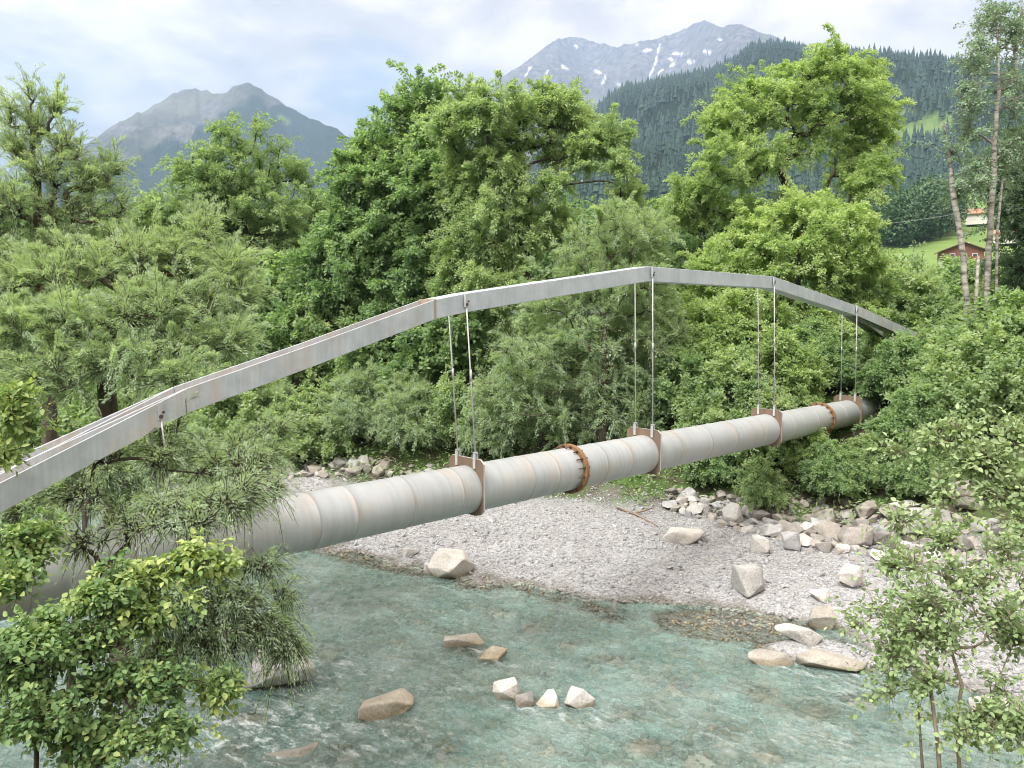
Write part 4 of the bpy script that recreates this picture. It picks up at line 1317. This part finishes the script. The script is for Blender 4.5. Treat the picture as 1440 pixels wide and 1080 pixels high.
FT('hazel_bush', 'bright yellow green sprays spread flat under the near end of the pipe', 'bush', fbase(60, 1130, 6.0),
   [(150, 838, 34, 12, 6.3), (205, 812, 48, 12, 6.4), (268, 788, 42, 11, 6.6), (312, 800, 28, 9, 6.8), (190, 862, 44, 18, 6.3), (300, 965, 40, 12, 6.5), (120, 845, 22, 14, 6.2)],
   [(110, 980, 6.1), (150, 880, 6.2)], n_clump=90, n_leaf=3000, leaf=(.06, .045), mat=M['leaf_near'], bark=M['bark'], r_base=0.014, clump_r=.15, twigs=5, seed=71, six=True, along=.4, twig_up=.2, droop=.2, up=1.3, tint_mu=.78, shell=.7, crown_low=.5, twig_r=.003, limb_min=.004)
FT('hazel_bush', 'light green leafy sprig on the left edge above the arch leg', 'bush', fbase(-40, 760, 7.0),
   [(10, 590, 34, 22, 7.2), (35, 600, 30, 20, 7.4), (5, 640, 26, 18, 7.1), (20, 560, 24, 20, 7.3)],
   [(-25, 680, 7.0), (-5, 620, 7.1)], n_clump=60, n_leaf=1500, leaf=(.06, .042), mat=M['leaf_near'], bark=M['bark'], r_base=0.016, clump_r=0.16, twigs=6, seed=67, six=True, up=1.0, tint_mu=.72, twig_r=.003, limb_min=.004, crown_low=.5)
FT('hazel_bush', 'light green leafy bush on the left edge in front of the pipe end', 'bush', fbase(-30, 960, 6.3),
   [(20, 770, 34, 26, 6.6), (55, 760, 22, 22, 6.8), (15, 820, 34, 26, 6.4), (40, 790, 26, 18, 6.7)],
   [(-15, 880, 6.4), (5, 800, 6.5)], n_clump=80, n_leaf=2100, leaf=(.055, .04), mat=M['leaf_near'], bark=M['bark'], r_base=0.016, clump_r=0.16, twigs=6, seed=68, six=True, up=1.0, tint_mu=.6, twig_r=.003, limb_min=.004, crown_low=.4)
FT('alder_bush', 'pale leaved alder reaching in from the lower right over the water', 'bush', fbase(1380, 1200, 5.8),
   [(1300, 850, 55, 36, 6.0), (1360, 820, 55, 36, 6.1), (1260, 800, 30, 20, 6.2), (1285, 800, 24, 20, 6.2), (1400, 870, 45, 45, 5.9), (1260, 920, 35, 26, 5.9), (1330, 900, 60, 34, 5.9), (1410, 780, 40, 34, 6.2), (1395, 960, 50, 36, 5.8), (1310, 960, 40, 26, 5.8), (1430, 1020, 40, 40, 5.7), (1230, 860, 20, 16, 6.1), (1355, 1030, 30, 18, 5.7), (1430, 900, 30, 40, 5.9), (1222, 790, 26, 18, 6.3), (1205, 880, 20, 14, 6.1), (1250, 970, 26, 20, 5.9), (1330, 760, 40, 26, 6.3), (1280, 880, 50, 40, 6.0), (1440, 830, 30, 40, 6.0), (1385, 1010, 50, 30, 5.7)],
   [(1350, 1060, 5.8), (1345, 960, 5.85), (1340, 880, 6.0)], n_clump=210, n_leaf=6800, leaf=(.043, .033), mat=M['leaf_alder'], bark=M['bark_pale'], r_base=0.014, clump_r=0.15, twigs=6, seed=69, spray=0.4, six=True, up=.8, twig_up=.4, tint_mu=.45, shell=.65, crown_low=.3, twig_r=.0025, limb_min=.0045,
   extra=[([P(1325, 1130, 5.6), P(1318, 1040, 5.7), P(1305, 940, 5.85), P(1300, 870, 6.0)], [.017, .015, .012, .006]), ([P(1300, 1120, 5.9), P(1293, 1020, 6.0), P(1288, 930, 6.1)], [.012, .010, .006])])
FT('alder_bush', 'yellowish alder branches reaching in at the right edge in front of the stone bank', 'bush', fbase(1560, 1060, 6.2),
   [(1310, 625, 36, 22, 7.0), (1345, 615, 30, 26, 7.0), (1270, 640, 26, 14, 7.2), (1390, 650, 40, 30, 6.8), (1420, 620, 30, 30, 6.8), (1330, 690, 26, 24, 6.9), (1395, 700, 40, 30, 6.7), (1430, 740, 36, 36, 6.6), (1265, 735, 16, 22, 7.0), (1355, 655, 30, 20, 6.9), (1430, 690, 26, 30, 6.7)],
   [(1500, 860, 6.4), (1450, 760, 6.6), (1420, 720, 6.7)], n_clump=150, n_leaf=3000, leaf=(.055, .038), mat=M['leaf_alder'], bark=M['bark_pale'], r_base=0.022, clump_r=0.16, twigs=6, seed=70, six=True, up=.8, twig_up=.5, tint_mu=.62, shell=.65, crown_low=.4, twig_r=.0028, limb_min=.005)

# ------------------------------------------------------------------ houses on the hillside
def house(name, label, px, py, d, w_, dp, hw, roof_h, rz, m_low, m_up, m_roof, over=.9):
    q = P(px, py, d)
    b = np.array([q[0], q[1], 0]); b[2] = min(H(q[0], q[1]), q[2])
    root = empty(name, b, rz)
    tag(root, label, 'house')
    gap = q[2] - b[2]
    mb = MB(); mb.box((0, 0, (gap + hw * .45) / 2), (w_ / 2, dp / 2, (gap + hw * .45) / 2)); mb.build('lower_wall', M[m_low], root)
    z0 = gap + hw * .45; z1 = gap + hw
    mb = MB()
    pr = [(-w_ / 2 - .05, z0), (w_ / 2 + .05, z0), (w_ / 2 + .05, z1), (0, z1 + roof_h), (-w_ / 2 - .05, z1)]
    vs = [(x, y, z_) for y in (-dp / 2 - .05, dp / 2 + .05) for x, z_ in pr]
    mb.add(vs, [(0, 1, 2, 3, 4), (9, 8, 7, 6, 5)] + [(k, (k + 1) % 5, 5 + (k + 1) % 5, 5 + k) for k in range(5)])
    mb.build('upper_wall', M[m_up], root)
    mb = MB()
    k = roof_h / (w_ / 2)
    for s_ in (-1, 1):
        xe, ze = s_ * (w_ / 2 + over), z1 - k * over
        vs = []
        for y in (-dp / 2 - over, dp / 2 + over):
            vs += [(0, y, z1 + roof_h + .08), (xe, y, ze + .08), (xe, y, ze + .33), (0, y, z1 + roof_h + .33)]
        mb.add(vs, [(0, 1, 2, 3), (7, 6, 5, 4), (0, 4, 5, 1), (1, 5, 6, 2), (2, 6, 7, 3), (3, 7, 4, 0)])
    ro = mb.build('roof', M[m_roof], root)
    mb = MB(); mb.box((w_ * .2, dp * .1, z1 + roof_h * .9), (.35, .35, .9)); mb.build('chimney', M[m_low], ro)
    for i_, (xx, zz) in enumerate([(-.3, .25), (0, .25), (.3, .25), (-.28, .68), (0, .68), (.28, .68)]):
        fr = MB(); fr.box((xx * w_, -dp / 2 - .08, gap + hw * zz), (.62, .05, .68)); wo = fr.build('window', M['white_paint'], root)
        gl = MB(); gl.box((xx * w_, -dp / 2 - .14, gap + hw * zz), (.48, .02, .54)); gl.build('pane', M['glass'], wo)
    mb = MB(); mb.box((0, -dp / 2 - .7, z0 - .08), (w_ / 2, .6, .08)); mb.box((0, -dp / 2 - 1.28, z0 + .45), (w_ / 2, .04, .45)); mb.build('balcony', M[m_up], root)
    return root


house('chalet', 'red brown timber chalet with a wide gable on the green hillside behind the birches', 1349, 378, 225, 9.8, 11, 4.9, 2.0, -.35, 'wall_white', 'timber_red', 'roof_brown')
house('house', 'white house with an orange red roof higher on the hillside between the birch trunks', 1380, 317, 335, 13, 10, 4.6, 2.4, .9, 'wall_white', 'wall_white', 'roof_red')
house('house', 'pale house with a grey roof highest on the hillside at the right edge', 1416, 293, 430, 15, 10, 5, 2.6, .5, 'wall_white', 'wall_white', 'roof_grey')
house('house', 'low house with a pinkish roof right of the tall birch trunk', 1424, 342, 260, 9, 8, 3.2, 1.8, .6, 'wall_white', 'wall_white', 'roof_red')
mb = MB()
pts = []
for t in np.linspace(0, 1, 14):
    q = P(1215 + 215 * t, 318 - 34 * t + 10 * (t * (1 - t)) * 4 * .35, 180 + 60 * t); pts.append(q)
mb.tube(pts, .05, 5)
tag(mb.build('overhead_cable', M['wire']), 'thin overhead cable crossing in front of the dark wood on the hillside', 'cable')

# wood above the meadow
rw = np.random.default_rng(77)
ps, axs, ns, Ls, Ws, tn = [], [], [], [], [], []
for k in range(60):
    px = rw.uniform(1205, 1338)
    yl = np.interp(px, [1205, 1262, 1345, 1362], [356, 351, 331, 328]) - rw.uniform(0, 16)
    for r_ in np.arange(170, 420, 6):
        q = P(px, 440, r_); zz = H(q[0], q[1])
        v_ = np.array([q[0], q[1], zz]) - CAM
        if 540 - f * (v_ @ UP) / (v_ @ FW) < yl: break
    hgt = rw.uniform(52, 84) * r_ / f * (.75 if px > 1330 else 1)
    m = 700
    a = unit(rw.normal(size=(m, 3)))
    cl = unit(rw.normal(size=(14, 3))) * [.7, .7, .8]
    c = cl[rw.integers(0, 14, m)]
    pp = np.array([q[0], q[1], zz + hgt * .52]) + (c * .75 + a * .42) * [hgt * .36, hgt * .36, hgt * .48]
    ps.append(pp); ns.append(a + [0, 0, .5]); axs.append(rw.normal(size=(m, 3))); Ls.append(rw.uniform(.8, 1.7, m)); Ws.append(rw.uniform(.5, 1.1, m))
    tn.append(np.clip(rw.normal(.45, .18) + rw.normal(0, .14, m), 0, 1))
o = leaf_mesh('wood', np.concatenate(ps), np.concatenate(axs), np.concatenate(ns), np.concatenate(Ls), np.concatenate(Ws), M['wood_far'], np.concatenate(tn), None)
tag(o, 'dark deciduous wood along the top of the green meadow', 'wood', kind='stuff')


# ------------------------------------------------------------------ mountains
def mountain_material(name, kind):
    t = NT(name)
    p = t.pos('World')
    n = t.noise(p, .004, 9, .62)
    n2 = t.noise(p, .02, 8, .7)
    rock_ = t.ramp(n2, [(.36, (.055, .052, .052)), (.64, (.21, .195, .185))])
    grass = t.ramp(n, [(.36, (.048, .051, .042)), (.64, (.15, .145, .115))])
    forest = t.ramp(t.noise(p, .06, 6, .8), [(.35, (.006, .016, .012)), (.65, (.026, .044, .024))])
    c = t.mix(t.attr('forest'), t.mix(t.attr('rocky'), grass, rock_), forest)
    c = t.mix(t.attr('meadow'), c, t.ramp(n2, [(.3, (.12, .20, .06)), (.7, (.20, .28, .10))]))
    c = t.mix(t.attr('snow'), c, (.80, .82, .85))
    return t.done(t.principled(c, .95, 0, .1, t.bump(t.math('ADD', n, t.math('MULTIPLY', n2, .4)), .8, 60)))


def mountain(name, label, sky, r_front, r_ridge, r_back, z0, cols, rows, seed, amp, power, fn):
    pxs = np.linspace(sky[0][0], sky[-1][0], cols)
    ysk = np.interp(pxs, [q[0] for q in sky], [q[1] for q in sky]) + fbm(pxs * .12, pxs * 0 + seed, 0, 4, .65) * 1.9
    s = np.concatenate([np.linspace(0, 1, rows), 1 + np.linspace(.06, 1, 10)])
    PX, SS = np.meshgrid(pxs, s)
    YK = np.tile(ysk, (len(s), 1))
    dx = (PX - 720) / f
    dyv = cp + (540 - YK) / f * sp; dzv = -sp + (540 - YK) / f * cp
    hyp = np.hypot(dx, dyv)
    slope = dzv / hyp
    ridge_r = r_ridge * (1 + .10 * np.sin(PX * .013 + seed) + .05 * np.sin(PX * .041 + seed * 2))
    zr = 6 + ridge_r * slope
    front = np.minimum(SS, 1)
    rr = np.where(SS <= 1, r_front + (ridge_r - r_front) * front, ridge_r + (r_back - ridge_r) * (SS - 1))
    ux, uy = dx / hyp, dyv / hyp
    Xm, Ym = ux * rr, uy * rr
    rn = 1 - np.abs(fbm(Xm / amp / 2.6 + seed, Ym / amp / 5, seed, 7, .55))
    prof = front ** power
    Zm = z0 + (zr - z0) * prof + amp * (rn - .55) * np.sin(np.pi * np.clip(front, 0, 1)) ** .8
    Zm = np.where(SS > 1, z0 + (zr - z0) * (1 - .9 * sstep(0, 1, SS - 1)), Zm)
    # nothing in front may rise above the sight line of its own ridge
    lim = 6 + rr * slope
    Zm = np.where(SS < 1, np.minimum(Zm, lim - (1 - front) * 4), Zm)
    ypx = None
    vv = np.stack([Xm, Ym, Zm], -1).reshape(-1, 3)
    d = (vv - CAM) @ FW
    ypx = 540 - f * ((vv - CAM) @ UP) / d
    at = fn(PX.ravel(), ypx, SS.ravel(), vv)
    base = {k: ('POINT', np.zeros(len(vv))) for k in ('forest', 'rocky', 'meadow', 'snow')}
    base.update({k: ('POINT', v) for k, v in at.items()})
    o = mesh_np(name, vv, grid_faces(cols, len(s)), mountain_material(name, seed), smooth=True, attrs=base)
    tag(o, label, 'mountain', kind='structure')
    return vv, PX.ravel(), ypx, SS.ravel(), at


def near_seg(px, py, a, b):
    a, b = np.array(a, float), np.array(b, float)
    d = b - a
    t = np.clip(((px - a[0]) * d[0] + (py - a[1]) * d[1]) / (d @ d), 0, 1)
    return np.hypot(px - a[0] - t * d[0], py - a[1] - t * d[1])


SNOW = [((928, 62), (922, 88), 1.6), ((922, 88), (913, 112), 2.2), ((905, 71), (915, 70), 2.2), ((890, 62), (898, 64), 1.5), ((948, 75), (960, 76), 2.4), ((940, 82), (950, 86), 1.6), ((952, 90), (944, 93), 1.8),
        ((790, 92), (800, 98), 2.0), ((770, 100), (766, 112), 1.3), ((830, 96), (845, 103), 2.0), ((852, 108), (848, 116), 1.8), ((968, 86), (976, 88), 1.6), ((990, 72), (1000, 74), 1.3), ((870, 118), (878, 122), 1.5),
        ((745, 95), (738, 108), 1.0), ((1010, 55), (1016, 56), 1.0), ((806, 62), (811, 66), 1.1), ((924, 104), (932, 98), 1.6)]


def fB(px, py, s, vv):
    sn = np.zeros(len(px))
    wob = fbm(px * .25, py * .25, 1, 3) * 1.5
    for a, b, w_ in SNOW:
        w_ *= .52
        sn = np.maximum(sn, sstep(w_ + .6, w_ - .5, near_seg(px, py, a, b) + wob))
    rk = np.clip(sstep(180, 95, py + 22 * fbm(px * .05, py * .08, 3, 4)), 0, 1)
    return {'snow': sn * (s < 1), 'rocky': rk}


mountain('mountain', 'high grey rocky mountain ridge with snow patches', [(560, 215), (640, 160), (696, 116), (722, 98), (748, 80), (785, 54), (800, 51), (835, 58), (868, 66), (884, 62), (925, 55), (955, 42), (990, 29), (1012, 36), (1042, 34), (1070, 44), (1102, 56), (1150, 70), (1250, 95), (1500, 140)],
         3600, 6200, 7800, 60, 420, 170, 3, 330, 1.0, fB)


def fC(px, py, s, vv):
    w_ = fbm(px * .05, py * .05, 4, 4)
    # the nearer right hand flank and the lower slopes are wooded
    edge = np.interp(px, [120, 190, 290, 330, 350, 480], [230, 222, 178, 152, 140, 150])
    fo = sstep(-3, 4, py - edge + w_ * 12)
    ro = sstep(.0, .5, fbm(px * .03, py * .06, 8, 4) + .1)
    return {'forest': fo, 'rocky': ro * .8, 'meadow': .7 * sstep(9, 2, near_seg(px, py, (395, 165), (402, 172)) + w_ * 4)}


mountain('mountain', 'pointed bluish mountain with a wooded right flank', [(-260, 330), (-60, 290), (60, 235), (120, 203), (170, 171), (210, 152), (240, 134), (263, 124), (285, 127), (308, 131), (320, 129), (332, 120), (345, 115), (360, 122), (385, 138), (430, 163), (474, 182), (520, 214), (580, 255), (680, 300), (820, 340)],
         2200, 4300, 5600, 40, 400, 150, 11, 260, 1.05, fC)

MEAD = [((1255, 185), (1330, 178), 11), ((1238, 205), (1262, 228), 6), ((1300, 172), (1335, 168), 7), ((1010, 165), (1025, 170), 5), ((1268, 160), (1285, 165), 4), ((1240, 240), (1250, 236), 5)]


def fA(px, py, s, vv):
    m = np.zeros(len(px))
    wob = fbm(px * .08, py * .12, 2, 4) * 6
    for a, b, w_ in MEAD:
        m = np.maximum(m, sstep(w_ + 3, w_ - 2, near_seg(px, py, a, b) + wob))
    return {'forest': np.ones(len(px)), 'meadow': m}


vvA, PXA, PYA, SA, atA = mountain('mountain', 'steep slope covered in dark conifers below the rocky ridge', [(700, 258), (800, 194), (868, 136), (885, 127), (915, 122), (955, 114), (1000, 104), (1022, 95), (1040, 83), (1058, 70), (1078, 66), (1105, 68), (1130, 71), (1170, 74), (1215, 77), (1262, 82), (1300, 86), (1345, 91), (1400, 99), (1560, 116)],
                                  640, 2700, 3600, 60, 330, 150, 5, 150, .92, fA)
rt_ = np.random.default_rng(9)
okm = np.where((SA < .995) & (atA['meadow'] < .3) & (SA > .04) & (PXA > 760) & (PXA < 1500))[0]
# even in the picture plane: thin out where the mesh is denser
ii = rt_.choice(okm, 24000)
jit = rt_.normal(0, 9, (len(ii), 2))
base = vvA[ii].copy(); base[:, :2] += jit
rad_ = np.linalg.norm(base[:, :2], axis=1)
hg = np.clip(rt_.lognormal(2.45, .4, len(ii)), 4, 28) * (.8 + .2 * sstep(600, 1500, rad_))
n_ = len(ii); sd = 6
th = np.linspace(0, 2 * np.pi, sd, endpoint=False)
V_ = []
for zb_, zt_, r_ in ((.06, .62, .19), (.34, .84, .14), (.6, 1.0, .085)):
    ring = np.stack([np.cos(th)[None] * r_ * hg[:, None] * rt_.uniform(.75, 1.2, (n_, sd)), np.sin(th)[None] * r_ * hg[:, None] * rt_.uniform(.75, 1.2, (n_, sd)), np.tile(zb_ * hg[:, None], (1, sd)) + rt_.normal(0, .5, (n_, sd))], -1)
    tip = np.stack([np.zeros(n_), np.zeros(n_), zt_ * hg], -1)[:, None]
    V_.append(np.concatenate([ring, tip], 1))
V_ = np.concatenate(V_, 1) + (base - [0, 0, 2])[:, None]
fb = []
for k in range(3):
    for a in range(sd): fb.append([k * (sd + 1) + a, k * (sd + 1) + (a + 1) % sd, k * (sd + 1) + sd])
fcs = (np.array(fb)[None] + (np.arange(n_) * 3 * (sd + 1))[:, None, None]).reshape(-1, 3)
tn_ = np.clip(rt_.normal(.45, .17, n_) + .25 * fbm(base[:, 0] * .006, base[:, 1] * .006, 3, 3), 0, 1)
o = mesh_np('conifer_forest', V_.reshape(-1, 3), fcs, M['needles'], attrs={'tint': ('FACE', np.repeat(tn_, len(fb)))})
tag(o, 'conifer forest covering the steep slope under the rocky ridge', 'forest', kind='stuff')

# ------------------------------------------------------------------ haze
HAZE = 1.2e-4
bm = bmesh.new()
bmesh.ops.create_cube(bm, size=1)
me = bpy.data.meshes.new('haze'); bm.to_mesh(me); bm.free()
ho = bpy.data.objects.new('haze', me); COL.objects.link(ho)
ho.scale = (18400, 9900, 2640); ho.location = (0, 4300, 1314)
t = NT('haze')
vol = t.n('ShaderNodeVolumePrincipled')
vol.inputs['Color'].default_value = (.50, .69, 1.0, 1); vol.inputs['Density'].default_value = HAZE; vol.inputs['Anisotropy'].default_value = .2
t.l(vol.outputs[0], t.out.inputs['Volume'])
me.materials.append(t.m)
tag(ho, 'thin bluish summer haze in the valley air', 'haze', kind='stuff')

# ------------------------------------------------------------------ light and sky
SUN_EL, SUN_AZ = math.radians(54), math.radians(225)      # compass azimuth: the sun stands behind the camera's left shoulder
sdir = Vector((math.sin(SUN_AZ) * math.cos(SUN_EL), math.cos(SUN_AZ) * math.cos(SUN_EL), math.sin(SUN_EL)))
ld = bpy.data.lights.new('sun', 'SUN'); ld.energy = 2.0; ld.angle = math.radians(30); ld.color = (1, .975, .94)
lo = bpy.data.objects.new('sun', ld); COL.objects.link(lo)
lo.rotation_euler = sdir.to_track_quat('Z', 'Y').to_euler(); lo.location = (0, 0, 50)

W = bpy.data.worlds.new('World'); S.world = W; W.use_nodes = True
nt = W.node_tree; nt.nodes.clear()
t = NT.__new__(NT); t.t = nt
out = t.n('ShaderNodeOutputWorld'); bg = t.n('ShaderNodeBackground'); bg.inputs[1].default_value = .10
sky = t.n('ShaderNodeTexSky', sky_type='NISHITA'); sky.sun_disc = False; sky.sun_elevation = SUN_EL; sky.sun_rotation = SUN_AZ
dirv = t.pos('Generated')
x, y, z = t.sep(dirv)
zz = t.math('ADD', t.math('MAXIMUM', z, 0.0), .22)
cv = t.n('ShaderNodeCombineXYZ'); t.l(t.math('DIVIDE', x, zz), cv.inputs[0]); t.l(t.math('DIVIDE', y, zz), cv.inputs[1])
n1 = t.noise(cv.outputs[0], 1.1, 9, .56, .35)
n2 = t.noise(cv.outputs[0], 2.6, 8, .6, .2)


def blob(px, py, rad, k):
    d = ray(px, py); d = d / np.linalg.norm(d)
    dp = t.n('ShaderNodeVectorMath', operation='DISTANCE'); t.l(dirv, dp.inputs[0]); dp.inputs[1].default_value = tuple(d)
    m = t.math('DIVIDE', dp.outputs['Value'], rad)
    return t.math('MULTIPLY', t.math('POWER', 2.718, t.math('MULTIPLY', t.math('MULTIPLY', m, m), -1.0)), k)


gap = t.math('ADD', blob(470, 120, .10, .26), blob(600, 110, .10, .22))
gap = t.math('ADD', gap, blob(60, 150, .10, .22))
gap = t.math('ADD', gap, blob(130, 190, .05, .10))
cov = t.math('SUBTRACT', t.math('ADD', t.math('MULTIPLY', n1, .75), t.math('MULTIPLY', n2, .25)), gap)
cfac = t.ramp(cov, [(.15, 0.0), (.28, 1.0)])
shade = t.ramp(t.math('ADD', t.math('MULTIPLY', n2, .6), t.math('MULTIPLY', t.noise(cv.outputs[0], .7, 5), .4)), [(.37, (3.0, 2.6, 2.28)), (.46, (4.5, 3.85, 3.35)), (.55, (7.4, 6.3, 5.4))])
blue = t.mix(.45, sky.outputs[0], (2.3, 2.5, 2.65))
skyc = t.mix(cfac, blue, shade)
dome = t.math('ADD', .19, t.math('MULTIPLY', t.math('MAXIMUM', z, 0.0), 1.4))     # an overcast sky is brighter overhead than near the horizon
dv = t.n('ShaderNodeVectorMath', operation='SCALE'); t.l(skyc, dv.inputs[0]); t.l(dome, dv.inputs['Scale'])
t.l(dv.outputs[0], bg.inputs[0])
nt.links.new(bg.outputs[0], out.inputs[0])

# ------------------------------------------------------------------ camera and render settings
cd = bpy.data.cameras.new('camera'); cd.sensor_width = 36; cd.lens = 36 * f / 1440; cd.clip_start = .1; cd.clip_end = 30000
co = bpy.data.objects.new('camera', cd); COL.objects.link(co)
co.location = CAM; co.rotation_euler = (math.pi / 2 - PITCH, 0, 0)
S.camera = co
S.view_settings.view_transform = 'Standard'
try: S.view_settings.look = 'None'
except Exception: pass
S.view_settings.exposure = 1.74
S.view_settings.gamma = 1
S.view_settings.use_curve_mapping = False
S.render.engine = 'CYCLES'
S.cycles.pixel_filter_type = 'BLACKMAN_HARRIS'
S.cycles.filter_width = 1.0
S.cycles.max_bounces = 8
S.cycles.transparent_max_bounces = 12
S.cycles.volume_bounces = 1
S.cycles.use_denoising = True
S.cycles.denoising_prefilter = 'ACCURATE'
S.cycles.denoising_input_passes = 'RGB_ALBEDO_NORMAL'
S.cycles.caustics_reflective = False
S.cycles.caustics_refractive = False
S.cycles.sample_clamp_indirect = 6
